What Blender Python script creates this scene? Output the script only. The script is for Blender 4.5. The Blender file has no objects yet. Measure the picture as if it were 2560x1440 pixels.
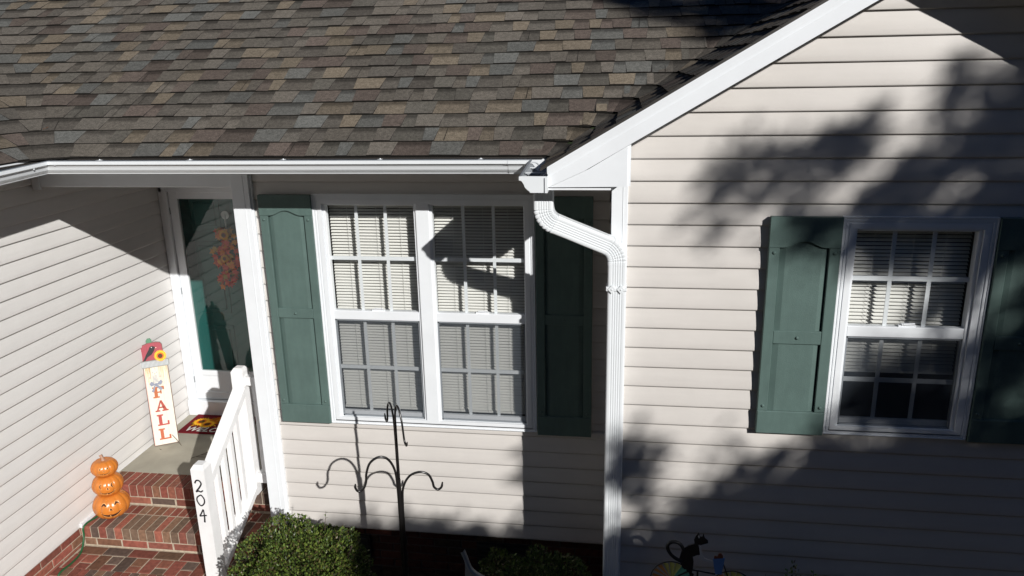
import bpy, math, random
from mathutils import Vector, Matrix, noise
R = math.radians
SC = bpy.context.scene
COL = SC.collection
# ------------------------------------------------------------------ camera
cy_, cp_, cr_ = 0.1478, 0.2844, -0.0213
f_ = Vector((-math.sin(cy_)*math.cos(cp_), math.cos(cy_)*math.cos(cp_), -math.sin(cp_)))
rt = Vector((math.cos(cy_), math.sin(cy_), 0)); up = rt.cross(f_)
rt2 = rt*math.cos(cr_)+up*math.sin(cr_); up2 = up*math.cos(cr_)-rt*math.sin(cr_)
cam_d = bpy.data.cameras.new('camera'); cam = bpy.data.objects.new('camera', cam_d); COL.objects.link(cam)
m = Matrix((rt2, up2, -f_)).transposed().to_4x4(); m.translation = Vector((0.4847, -4.9379, 1.5589))
cam.matrix_world = m
cam_d.sensor_width = 36; cam_d.lens = 1940.4/2560*36; cam_d.clip_start = .05; cam_d.clip_end = 500
SC.camera = cam
# ------------------------------------------------------------------ light
SK, SM = .785, .609                     # the sun's way: (-SK, 1, -SM)
w = bpy.data.worlds.new('World'); SC.world = w; w.use_nodes = True
nt = w.node_tree; bg = nt.nodes['Background']
sky = nt.nodes.new('ShaderNodeTexSky'); sky.sky_type = 'NISHITA'; sky.sun_disc = False
sky.sun_elevation = R(25.6); sky.sun_rotation = R(141.9); sky.air_density = .65; sky.dust_density = 0; sky.ozone_density = 6; sky.altitude = 1500
nt.links.new(sky.outputs[0], bg.inputs[0]); bg.inputs[1].default_value = .05
sd = bpy.data.lights.new('sun', 'SUN'); sd.energy = 5; sd.angle = R(.53); sd.color = (1, .975, .94)
sun = bpy.data.objects.new('sun', sd); COL.objects.link(sun)
sun.rotation_euler = Vector((-SK, 1, -SM)).to_track_quat('-Z', 'Y').to_euler()
SC.view_settings.view_transform = 'Standard'; SC.view_settings.look = 'None'
SC.view_settings.exposure = -.03; SC.view_settings.gamma = 1
SC.cycles.max_bounces = 8; SC.cycles.transparent_max_bounces = 16
SC.cycles.use_denoising = True; SC.cycles.use_adaptive_sampling = True
# ------------------------------------------------------------------ materials
MATS = {}
def mat(name, col, rough=.5, var=.06, nscale=8, bump=0, bscale=60, spec=.5, attr=False, detail=4, metal=0, streak=None):
    if name in MATS: return MATS[name]
    m = bpy.data.materials.new(name); m.use_nodes = True; t = m.node_tree; b = t.nodes['Principled BSDF']
    b.inputs['Roughness'].default_value = rough; b.inputs['Specular IOR Level'].default_value = spec
    b.inputs['Metallic'].default_value = metal
    tc = t.nodes.new('ShaderNodeTexCoord')
    n = t.nodes.new('ShaderNodeTexNoise'); n.inputs['Scale'].default_value = nscale; n.inputs['Detail'].default_value = detail
    src = tc.outputs['Object']
    if streak:
        mp = t.nodes.new('ShaderNodeMapping'); mp.inputs['Scale'].default_value = streak
        t.links.new(src, mp.inputs[0]); src = mp.outputs[0]
    t.links.new(src, n.inputs['Vector'])
    mr = t.nodes.new('ShaderNodeMapRange'); mr.inputs[1].default_value = .25; mr.inputs[2].default_value = .75
    mr.inputs[3].default_value = 1-var; mr.inputs[4].default_value = 1+var
    t.links.new(n.outputs[0], mr.inputs[0])
    mx = t.nodes.new('ShaderNodeMix'); mx.data_type = 'RGBA'; mx.blend_type = 'MULTIPLY'; mx.inputs[0].default_value = 1
    if attr:
        a = t.nodes.new('ShaderNodeAttribute'); a.attribute_name = 'Col'; t.links.new(a.outputs['Color'], mx.inputs[6])
    else: mx.inputs[6].default_value = (*col, 1)
    t.links.new(mr.outputs[0], mx.inputs[7]); t.links.new(mx.outputs[2], b.inputs['Base Color'])
    if bump:
        n2 = t.nodes.new('ShaderNodeTexNoise'); n2.inputs['Scale'].default_value = bscale; n2.inputs['Detail'].default_value = 3
        t.links.new(tc.outputs['Object'], n2.inputs['Vector'])
        bp = t.nodes.new('ShaderNodeBump'); bp.inputs['Strength'].default_value = bump; bp.inputs['Distance'].default_value = .004
        t.links.new(n2.outputs[0], bp.inputs['Height']); t.links.new(bp.outputs[0], b.inputs['Normal'])
    MATS[name] = m; return m
def glass_mat(name, refl, ior=1.5, tint=(.955, .965, .96)):
    m = bpy.data.materials.new(name); m.use_nodes = True; t = m.node_tree; t.nodes.clear()
    o = t.nodes.new('ShaderNodeOutputMaterial'); mx = t.nodes.new('ShaderNodeMixShader')
    tr = t.nodes.new('ShaderNodeBsdfTransparent'); tr.inputs[0].default_value = (*tint, 1)
    gl = t.nodes.new('ShaderNodeBsdfGlossy'); gl.inputs['Roughness'].default_value = .012
    lw = t.nodes.new('ShaderNodeLayerWeight'); lw.inputs[0].default_value = .5      # facing = 1 - cos
    pw = t.nodes.new('ShaderNodeMath'); pw.operation = 'POWER'; pw.inputs[1].default_value = 4.2; t.links.new(lw.outputs['Facing'], pw.inputs[0])
    ma = t.nodes.new('ShaderNodeMath'); ma.operation = 'MULTIPLY_ADD'; ma.inputs[1].default_value = .92; ma.inputs[2].default_value = .05; t.links.new(pw.outputs[0], ma.inputs[0])
    mu = t.nodes.new('ShaderNodeMath'); mu.operation = 'MULTIPLY'; mu.inputs[1].default_value = refl; mu.use_clamp = True
    t.links.new(ma.outputs[0], mu.inputs[0]); t.links.new(mu.outputs[0], mx.inputs[0])
    t.links.new(tr.outputs[0], mx.inputs[1]); t.links.new(gl.outputs[0], mx.inputs[2]); t.links.new(mx.outputs[0], o.inputs[0])
    return m
def screen_mat():
    m = bpy.data.materials.new('insect_screen'); m.use_nodes = True; t = m.node_tree; t.nodes.clear()
    o = t.nodes.new('ShaderNodeOutputMaterial'); mx = t.nodes.new('ShaderNodeMixShader'); mx.inputs[0].default_value = .36
    tr = t.nodes.new('ShaderNodeBsdfTransparent'); d = t.nodes.new('ShaderNodeBsdfDiffuse'); d.inputs[0].default_value = (.085, .1, .12, 1)
    t.links.new(tr.outputs[0], mx.inputs[1]); t.links.new(d.outputs[0], mx.inputs[2]); t.links.new(mx.outputs[0], o.inputs[0])
    return m
def leaf_mat(name, c1, c2, rough=.45):
    m = mat(name, c1, rough, .25, 30, spec=.28)
    t = m.node_tree; b = t.nodes['Principled BSDF']
    oi = t.nodes.new('ShaderNodeAttribute'); oi.attribute_name = 'Col'
    t.links.new(oi.outputs['Color'], [n for n in t.nodes if n.type == 'MIX'][0].inputs[6])
    return m
M_side = mat('vinyl_siding', (.595, .565, .535), .42, .03, 3, .10, 260, .4, streak=(1, 1, 9))
M_sidel = mat('sunlit_tone_siding', (.70, .685, .665), .42, .03, 3, .10, 260, .4, streak=(1, 1, 9))  # left wall: siding colour lifted to stand in for its sunlit brightness
M_siden = M_side
M_trim = mat('white_vinyl_trim', (.765, .79, .815), .36, .02, 5, .04, 200)
M_gut = mat('white_aluminium', (.745, .775, .795), .3, .03, 7, .03, 40)
M_wood = mat('white_painted_wood', (.80, .80, .80), .55, .04, 12, .25, 90, .3)
M_shut = mat('green_shutter_vinyl', (.090, .140, .127), .5, .06, 6, .35, 320, .35, streak=(6, 1, 1))
M_shing = mat('asphalt_shingle', (.1, .1, .1), .92, .42, 190, .9, 260, .15, attr=True, detail=2)
def mottle(m, sc1, v):
    t = m.node_tree; b = t.nodes['Principled BSDF']; l = b.inputs['Base Color'].links[0]; src = l.from_socket
    tc = t.nodes.new('ShaderNodeTexCoord'); n = t.nodes.new('ShaderNodeTexNoise'); n.inputs['Scale'].default_value = sc1; n.inputs['Detail'].default_value = 6; n.inputs['Roughness'].default_value = .7
    t.links.new(tc.outputs['Object'], n.inputs['Vector']); mr = t.nodes.new('ShaderNodeMapRange'); mr.inputs[1].default_value = .3; mr.inputs[2].default_value = .7; mr.inputs[3].default_value = 1-v; mr.inputs[4].default_value = 1+v
    t.links.new(n.outputs[0], mr.inputs[0]); mx = t.nodes.new('ShaderNodeMix'); mx.data_type = 'RGBA'; mx.blend_type = 'MULTIPLY'; mx.inputs[0].default_value = 1
    t.links.new(src, mx.inputs[6]); t.links.new(mr.outputs[0], mx.inputs[7]); t.links.new(mx.outputs[2], b.inputs['Base Color'])
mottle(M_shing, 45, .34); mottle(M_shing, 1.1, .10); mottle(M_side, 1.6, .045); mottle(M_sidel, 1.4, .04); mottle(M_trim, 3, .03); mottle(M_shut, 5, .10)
M_brick = mat('red_brick', (.2, .1, .08), .85, .28, 35, .6, 120, .2, attr=True)
M_mort = mat('mortar', (.44, .375, .29), .95, .22, 40, .6, 150, .1)
M_conc = mat('concrete', (.38, .355, .29), .9, .16, 5, .3, 160, .2, detail=8)
M_soil = mat('mulch', (.03, .02, .014), .95, .5, 20, 1, 40, .1, detail=8)
M_blind = mat('blind_slat', (.80, .79, .755), .5, .02)
M_dark = mat('dark_room', (.05, .05, .05), .9)
M_room = mat('room_wall', (.16, .15, .14), .9)
M_metal = mat('black_iron', (.012, .011, .011), .28, .1, 20, .05, 80, .6)
M_teal = mat('teal_door_paint', (.03, .15, .14), .4, .05, 4)
M_under = mat('drip_edge_brown', (.03, .026, .022), .6, .2, 10)
M_grey = mat('grey_plastic', (.28, .30, .32), .5)
M_pump = mat('orange_glaze', (.56, .18, .028), .26, .12, 9, .05, 60, .6)
M_stem = mat('beige_stem', (.42, .24, .16), .6, .15)
M_hole = mat('carved_hole', (.05, .012, .004), .8)
M_rim = mat('carved_rim', (.85, .42, .14), .4)
M_glass = glass_mat('window_glass', 1.0)
M_door_glass = glass_mat('storm_door_glass', 1.6, tint=(.80, .84, .82))
M_screen = screen_mat()
M_leaf = leaf_mat('boxwood_leaf', (.05, .09, .02), None, .42)
M_oak = leaf_mat('tree_leaf', (.05, .09, .02), None)
M_bark = mat('bark', (.06, .04, .03), .9, .3, 12, 1, 20)
M_cord = mat('green_cord', (.01, .09, .03), .5)
M_paint = mat('painted_pattern', (1, 1, 1), .6, .05, 40, attr=True)
M_mat = mat('doormat_fibre', (1, 1, 1), .95, .22, 200, .8, 300, .1, attr=True)
M_vent = mat('dark_vent', (.012, .012, .012), .6)
# ------------------------------------------------------------------ builders
class MB:
    def __init__(s): s.v = []; s.f = []; s.mi = []; s.c = []; s.mats = []; s.sm = []
    def idx(s, m):
        if m is None: return 0
        if m not in s.mats: s.mats.append(m)
        return s.mats.index(m)
    def face(s, pts, m=None, col=None, sm=False):
        n = len(s.v); s.v += [tuple(p) for p in pts]; s.f.append(list(range(n, n+len(pts)))); s.mi.append(s.idx(m)); s.c.append(col or (1, 1, 1)); s.sm.append(sm)
    def grid(s, rows, m=None, col=None, closed=False, sm=True, flip=False):
        n = len(s.v); k = len(rows[0])
        for r in rows: s.v += [tuple(p) for p in r]
        i = s.idx(m)
        for a in range(len(rows)-1):
            for b in range(k if closed else k-1):
                c = (b+1) % k; q = [n+a*k+b, n+a*k+c, n+(a+1)*k+c, n+(a+1)*k+b]
                if flip: q.reverse()
                s.f.append(q); s.mi.append(i); s.c.append(col or (1, 1, 1)); s.sm.append(sm)
    def box(s, x0, x1, y0, y1, z0, z1, m=None, col=None, bev=0, M=None):
        if bev:
            b = bev; P = []
            # bevelled front (-y) face: good enough for trim that is seen from the front
            V = lambda x, y, z: Vector((x, y, z))
            A = [V(x0, y1, z0), V(x1, y1, z0), V(x1, y1, z1), V(x0, y1, z1)]
            B = [V(x0, y0+b, z0), V(x1, y0+b, z0), V(x1, y0+b, z1), V(x0, y0+b, z1)]
            C = [V(x0+b, y0, z0+b), V(x1-b, y0, z0+b), V(x1-b, y0, z1-b), V(x0+b, y0, z1-b)]
            if M: A = [M@p for p in A]; B = [M@p for p in B]; C = [M@p for p in C]
            for i in range(4):
                j = (i+1) % 4; s.face([A[i], A[j], B[j], B[i]], m, col); s.face([B[i], B[j], C[j], C[i]], m, col)
            s.face(C, m, col); s.face(A[::-1], m, col); return
        p = [Vector((x, y, z)) for z in (z0, z1) for y in (y0, y1) for x in (x0, x1)]
        if M: p = [M@q for q in p]
        for q in ((0, 1, 5, 4), (1, 3, 7, 5), (3, 2, 6, 7), (2, 0, 4, 6), (4, 5, 7, 6), (0, 2, 3, 1)): s.face([p[i] for i in q], m, col)
    def prism(s, poly, axis, a, b, m=None, col=None):
        # poly: list of 2D points, extruded along an axis from a to b
        def P(p, t): return (p[0], t, p[1]) if axis == 'y' else ((t, p[0], p[1]) if axis == 'x' else (p[0], p[1], t))
        A = [P(p, a) for p in poly]; B = [P(p, b) for p in poly]; n = len(poly)
        s.face(A, m, col); s.face(B[::-1], m, col)
        for i in range(n): s.face([A[(i+1) % n], A[i], B[i], B[(i+1) % n]], m, col)
    def tube(s, pts, r, m=None, col=None, n=10, caps=True):
        pts = [Vector(p) for p in pts]; rows = []; prev = None
        for i, p in enumerate(pts):
            t = (pts[min(i+1, len(pts)-1)]-pts[max(i-1, 0)]).normalized()
            if prev is None:
                prev = t.orthogonal().normalized()
            prev = (prev-t*prev.dot(t)).normalized(); bb = t.cross(prev)
            rr = r[i] if isinstance(r, (list, tuple)) else r
            rows.append([p+(prev*math.cos(2*math.pi*k/n)+bb*math.sin(2*math.pi*k/n))*rr for k in range(n)])
        s.grid(rows, m, col, closed=True)
        if caps: s.face(rows[0][::-1], m, col); s.face(rows[-1], m, col)
    def build(s, name, m=None, parent=None, fix=False):
        me = bpy.data.meshes.new(name); me.from_pydata(s.v, [], s.f)
        ms = s.mats or [m]
        for q in ms: me.materials.append(q)
        me.polygons.foreach_set('material_index', s.mi); me.polygons.foreach_set('use_smooth', s.sm)
        ca = me.color_attributes.new('Col', 'FLOAT_COLOR', 'CORNER'); buf = []
        for p, c in zip(me.polygons, s.c): buf += [c[0], c[1], c[2], 1]*p.loop_total
        ca.data.foreach_set('color', buf)
        if fix:
            import bmesh
            bm = bmesh.new(); bm.from_mesh(me); bmesh.ops.remove_doubles(bm, verts=bm.verts, dist=1e-5); bmesh.ops.recalc_face_normals(bm, faces=bm.faces); bm.to_mesh(me); bm.free()
        me.update(); o = bpy.data.objects.new(name, me); COL.objects.link(o)
        if parent: o.parent = parent; o.matrix_parent_inverse = world(parent).inverted()
        return o
def world(o):
    M = Matrix.Translation(o.location) if o.type == 'EMPTY' or o.parent is None else Matrix.Identity(4)
    return M
def thing(name, label, cat, loc=(0, 0, 0), group=None):
    o = bpy.data.objects.new(name, None); o.location = loc; o.empty_display_size = .1; COL.objects.link(o); return tag(o, label, cat, group)
def tag(o, label=None, cat=None, group=None, kind=None):
    if label: o['label'] = label
    if cat: o['category'] = cat
    if group: o['group'] = group
    if kind: o['kind'] = kind
    return o
def lab(o, l): o['label'] = l; return o
def curve(ctrl, n=10):
    # Catmull-Rom through control points
    c = [Vector(p) for p in ctrl]; c = [c[0]*2-c[1]]+c+[c[-1]*2-c[-2]]; out = []
    for i in range(1, len(c)-2):
        for k in range(n):
            t = k/n; a, b, d, e = c[i-1], c[i], c[i+1], c[i+2]
            out.append(.5*((2*b)+(d-a)*t+(2*a-5*b+4*d-e)*t*t+(3*b-a-3*d+e)*t**3))
    out.append(c[-2]); return out
S = .12; G = -.677; XL = -3.65; YD = 1.5
Z0W, Z0G, Z0L = .812, .800, .554+.0        # siding line offsets of the three walls
house = thing('house', 'beige vinyl-sided house with brown shingle roof, white trim and dark green shutters', 'house')
# ------------------------------------------------------------------ siding
PROF = [(0, .0098), (.008, .0110), (.035, .0102), (.070, .0070), (.100, .0032), (.1199, .0008)]   # (height above the butt, stand-off)
def prof(h):
    for i in range(len(PROF)-1):
        if h <= PROF[i+1][0]+1e-9:
            a, b = PROF[i], PROF[i+1]; t = (h-a[0])/(b[0]-a[0]); return a[1]+(b[1]-a[1])*t
    return PROF[-1][1]
def siding(name, P, u0f, u1f, zline, zbot, ztop, holes=(), seed=1, m_=None):
    """P(u, off, z) -> point; courses from zbot to ztop; u range may depend on z"""
    rnd = random.Random(seed); mb = MB(); k = math.ceil((zbot-zline)/S-1e-6); z = zline+k*S
    while z < ztop:
        lv = [p[0] for p in PROF]
        for h in holes:
            for zz in (h[2], h[3]):
                if 0 < zz-z < S: lv.append(zz-z)
        if z+S > ztop: lv = [q for q in lv if q < ztop-z]+[ztop-z]
        lv = sorted(set(lv)); wob = rnd.uniform(-.0006, .0006)
        nrow = max(1, int((u1f(z)-u0f(z))/.6))
        for a, b in zip(lv, lv[1:]):
            zm = z+(a+b)/2; iv = [(None, None)]; cuts = sorted([h for h in holes if h[2] < zm < h[3]])
            def seg(za):
                e = [u0f(za)]
                for h in cuts: e += [h[0], h[1]]
                e.append(u1f(za)); return e
            A = seg(z+a); B = seg(z+b)
            for i in range(0, len(A), 2):
                if A[i+1] <= A[i]: continue
                n = nrow; ra = []; rb = []
                for q in range(n+1):
                    ua = A[i]+(A[i+1]-A[i])*q/n; ub = B[i]+(max(B[i+1], B[i])-B[i])*q/n
                    ra.append(P(ua, prof(a)+wob, z+a)); rb.append(P(ub, prof(b)+wob, z+b))
                mb.grid([ra, rb], sm=True)
                if a == 0:
                    mb.grid([[P(A[i]+(A[i+1]-A[i])*q/n, -.002, z+.0035) for q in range(n+1)], [P(A[i]+(A[i+1]-A[i])*q/n, prof(0)+wob, z) for q in range(n+1)]], sm=False)
        z += S
    return mb.build(name, m_ or M_side, house, fix=True)
hole_w = [(-1.57, -.11, -.92, .72)]; hole_g = [(1.65, 2.37, -.50, .72)]
siding('siding_wall', lambda u, o, z: (u, -o, z), lambda z: -2.06, lambda z: .5, Z0W, Z0W-22*S, .96, hole_w, 1)
XR, ZR = 2.042, 2.035
gslope = .583
siding('siding_wall', lambda u, o, z: (u, G-o, z), lambda z: max(.47, XR-(ZR+.07-z)/gslope), lambda z: min(3.70, XR+(ZR+.07-z)/gslope), Z0G, Z0G-22*S-.0, ZR+.03, hole_g, 2)
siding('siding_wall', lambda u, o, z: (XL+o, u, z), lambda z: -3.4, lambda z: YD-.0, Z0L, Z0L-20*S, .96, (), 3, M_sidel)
# the side of the projecting gable room and the back wall of the porch
siding('siding_wall', lambda u, o, z: (.415-o, u, z), lambda z: G+.0, lambda z: 0, Z0G, Z0G-22*S, .96, (), 4)
siding('siding_wall', lambda u, o, z: (u, YD-o, z), lambda z: -2.50, lambda z: -2.05, Z0W, -1.66, .96, (), 5)
siding('siding_wall', lambda u, o, z: (-2.13-o, u, z), lambda z: 0.0, lambda z: YD, Z0W, -1.66, .96, (), 6)
# porch back wall above the door, ceiling
mb = MB(); mb.box(XL, -2.05, YD+.01, YD+.1, .62, .96, M_side); mb.build('header_wall', M_side, house)
mb = MB(); mb.box(XL, -2.12, .06, YD, .90, .93, M_trim); mb.build('porch_ceiling', M_trim, house)
mb = MB(); mb.box(XL+.018, -2.14, -.03, .06, .777, .96, M_trim, bev=.004); mb.box(XL+.018, XL+.075, -.04, -.025, .757, .96, M_trim); lab(mb.build('porch_beam', M_trim, house), 'white beam over the porch opening')
# corner boards
def cboard(x0, x1, y, z0, z1, seam):
    mb = MB(); mb.box(x0, x1, y-.022, y+.03, z0, z1, M_trim, bev=.003)
    mb.box(seam, seam+.003, y-.0245, y-.021, z0, z1, M_trim); return mb.build('corner_board', M_trim, house)
cboard(.413, .503, G-.003, Z0G-22*S, 1.06, .476)
mb = MB(); mb.box(-2.148, -2.020, -.045, .06, -1.97, .96, M_trim, bev=.003)
mb.box(-2.062, -2.058, -.0475, -.044, -1.97, .95, M_trim); mb.box(-2.020, -2.008, -.028, .02, -1.97, .95, M_trim)
lab(mb.build('porch_column', M_trim, house), 'white porch column between door and double window')
mb = MB(); mb.box(XL+.001, XL+.03, .2, 1.4, Z0L-20*S+.17, Z0L-20*S+.187, M_trim); mb.box(XL+.001, XL+.028, -.22, .28, Z0L-20*S+.0, Z0L-20*S+.035, M_trim)
mb.build('trim_strip', M_trim, house)
mb = MB(); mb.box(XL+.012, XL+.04, YD-.06, YD-.005, -1.66, .93, M_trim); mb.build('corner_trim', M_trim, house)
# ------------------------------------------------------------------ brick
BP = [(.32, .085, .055), (.28, .075, .048), (.33, .11, .065), (.30, .085, .055), (.24, .13, .075), (.20, .125, .08), (.29, .09, .06), (.16, .105, .08), (.34, .10, .06), (.27, .12, .065)]
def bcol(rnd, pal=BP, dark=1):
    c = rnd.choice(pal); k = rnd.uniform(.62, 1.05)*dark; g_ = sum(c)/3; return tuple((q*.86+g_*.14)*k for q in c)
def brick(mb, o, U, V, W, rnd, ch=.004, jit=.0015, dark=1):
    """a brick: corner o, edge vectors U, V (face) and W (outward); chamfered outer face"""
    c = bcol(rnd, dark=dark); j = Vector((rnd.uniform(-jit, jit) for _ in range(3))); o = Vector(o)+j
    U, V, W = Vector(U), Vector(V), Vector(W); u, v, w = U.normalized()*ch, V.normalized()*ch, W.normalized()*ch
    A = [o, o+U, o+U+V, o+V]; T = [p+W-w for p in A]; C = [o+W+u+v, o+U+W-u+v, o+U+V+W-u-v, o+V+W+u-v]
    for i in range(4):
        k = (i+1) % 4; mb.face([A[i], A[k], T[k], T[i]], M_brick, c); mb.face([T[i], T[k], C[k], C[i]], M_brick, c)
    mb.face(C, M_brick, c)
def brick_wall(name, o, U, length, z0, z1, W, seed, parent=house, dark=1, mm=None):
    rnd = random.Random(seed); mb = MB(); U = Vector(U); W = Vector(W); o = Vector(o)
    z = z1; row = 0
    while z > z0:
        z -= .067; x = -(row % 2)*.106
        while x < length:
            a = max(x, 0); b = min(x+.203, length)
            if b-a > .02: brick(mb, o+U*a+Vector((0, 0, z)), U*(b-a), (0, 0, .057), W*.012, rnd, dark=dark)
            x += .213
        row += 1
    a = o+W*.005; e = a+U*length
    mb.face([a+Vector((0, 0, z0)), e+Vector((0, 0, z0)), e+Vector((0, 0, z1)), a+Vector((0, 0, z1))], mm or M_mort)
    return mb.build(name, M_brick, parent)
brick_wall('brick_foundation', (-2.06, .03, 0), (1, 0, 0), 2.6, -2.3, -1.825, (0, -1, 0), 21, dark=.25, mm=mat('shade_toned_mortar', (.06, .048, .04), .95, .3, 30))  # brick and mortar colours darkened here to stand in for deep shade
brick_wall('brick_foundation', (.415, G+.03, 0), (1, 0, 0), 3.3, -2.3, -1.84, (0, -1, 0), 22)
brick_wall('brick_foundation', (XL-.015, -3.4, 0), (0, 1, 0), 3.4, -2.4, -1.846, (1, 0, 0), 23)
brick_wall('brick_foundation', (.43, G+.03, 0), (0, 1, 0), .7, -2.3, -1.84, (-1, 0, 0), 24)
for x0, x1 in ((-.56, -.11), (-1.66, -1.39)):
    mb = MB(); mb.box(x0, x1, .0, .03, -2.13, -1.90, M_vent)
    for i in range(6): mb.box(x0+.015, x1-.015, -.008, .0, -2.115+i*.036, -2.100+i*.036, M_vent)
    lab(mb.build('foundation_vent', M_vent, house), 'dark vent in the brick foundation')
# ------------------------------------------------------------------ steps
steps = thing('brick_steps', 'brick steps with concrete landing leading up to the front door', 'steps', (-2.9, .1, -1.99))
ZL, Z2, ZP = -1.655, -1.83, -1.993
rnd = random.Random(5); x0, x1 = XL+.03, -2.08
mb = MB()
for i in range(1): mb.box(x0-.015, x1, .318, YD, -2.2, ZL, M_conc)
mb.build('landing', M_conc, steps)
def rowlock(mb, y0, y1, ztop, drop, pitch=.0667):
    x = x0
    while x < x1-.02:
        b = min(x+.0575, x1)
        # a brick on edge: top face and front face
        c = bcol(rnd); j = rnd.uniform(-.0012, .0012); ch = .004
        zt = ztop+j; yf = y0+rnd.uniform(-.0015, .0015); zb = ztop-drop
        mb.face([(x, yf+ch, zt), (b, yf+ch, zt), (b, y1, zt), (x, y1, zt)], M_brick, c)
        mb.face([(x, yf, zt-ch), (b, yf, zt-ch), (b, yf+ch, zt), (x, yf+ch, zt)], M_brick, c)
        mb.face([(x, yf, zb), (b, yf, zb), (b, yf, zt-ch), (x, yf, zt-ch)], M_brick, c)
        mb.face([(x, yf, zb), (x, yf, zt-ch), (x, yf+ch, zt), (x, y1, zt), (x, y1, zb)], M_brick, c)
        mb.face([(b, yf, zb), (b, y1, zb), (b, y1, zt), (b, yf+ch, zt), (b, yf, zt-ch)], M_brick, c)
        x += pitch
def stretch(mb, y, z0, z1, off=0):
    x = x0-off
    while x < x1:
        a, b = max(x, x0), min(x+.203, x1)
        if b-a > .02: brick(mb, (a, y+.03, z0), (b-a, 0, 0), (0, 0, z1-z0), (0, -.03, 0), rnd)
        x += .213
mb = MB()
rowlock(mb, .115, .316, ZL, .098); stretch(mb, .118, ZL-.166, ZL-.108, .05)
rowlock(mb, -.222, -.02, Z2, .092)
rr = rnd.getstate(); rowlock(mb, -.010, .105, Z2-.001, .05)
stretch(mb, -.219, Z2-.160, Z2-.102, .11)
mb.box(x0-.02, x1-.004, .1208, .32, -2.2, ZL-.0025, M_mort); mb.box(x0-.02, x1-.004, -.2162, .119, -2.2, Z2-.0025, M_mort)
# the side of the steps facing the shrub bed
for row, (ya, yb, zt) in enumerate([(.12, 0.6, ZL), (-.21, .6, Z2)]):
    for r_ in range(5):
        zz = zt-.06-.067*r_
        if row == 0 and r_ > 2: break
        y = ya-(r_ % 2)*.1
        while y < yb:
            a, b = max(y, ya), min(y+.203, yb)
            if b-a > .03: brick(mb, (x1-.01, a, zz), (0, b-a, 0), (0, 0, .057), (.014, 0, 0), rnd)
            y += .213
mb.build('tread', M_brick, steps)
# path
mb = MB(); yb = -.232
mb.box(x0-.02, x1+.05, -.60, yb+.02, -2.3, ZP-.005, M_mort)
x = x0
while x < x1: brick(mb, (x, yb-.092, ZP-.03), (min(.203, x1-x), 0, 0), (0, .09, 0), (0, 0, .03), rnd, dark=.8); x += .21
x = x0; c = 0
while x < x1+.02:
    y = yb-.1-(c % 2)*.10; brick(mb, (x, -.50, ZP-.03), (.095, 0, 0), (0, y+.50 if y > -.46 else .03, 0), (0, 0, .03), rnd, .004, .002, .8)
    if c % 2: brick(mb, (x, y+.008, ZP-.03), (.095, 0, 0), (0, .09, 0), (0, 0, .03), rnd, .004, .002, .8)
    x += .102; c += 1
x = x0-.02
while x < x1+.02:
    brick(mb, (x, -.508, ZP-.095), (.0575, 0, 0), (0, 0, .095), (0, -.09, 0), rnd, dark=.85); x += .0667
tag(mb.build('path', M_brick), kind='structure')
mb = MB(); mb.box(x0-.02, x1+.05, -2.5, -.60, -2.3, -2.172, M_mort); c = 0
y = -.70
while y > -2.4:
    x = x0-(c % 2)*.1
    while x < x1:
        a = max(x, x0); brick(mb, (a, y, -2.2), (min(.203, x1+.03-a), 0, 0), (0, .09, 0), (0, 0, .032), rnd); x += .212
    y -= .102; c += 1
tag(mb.build('path', M_brick), kind='structure')
# ground
mb = MB(); n = 60
rows = []
for j in range(n+1):
    y = -14+14.6*(j/n)**.35 if j < n else .6
    rows.append([(-2.0+(i/40)**1.6*40 if True else 0, y, -2.2+.03*noise.noise(Vector((i*.6, y*4, 0)))) for i in range(41)])
mb.grid(rows, M_soil); g1 = mb.build('ground', M_soil); tag(g1, kind='structure')
mb = MB(); mb.face([(-200, -200, -2.42), (200, -200, -2.42), (200, 200, -2.42), (-200, 200, -2.42)], M_soil)
mb2 = mb; grass = mat('lawn', (.035, .048, .015), .9, .4, 3, .6, 50, .1, detail=8)
mb2.mats = [grass]; tag(mb2.build('lawn', grass), kind='structure')
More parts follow.
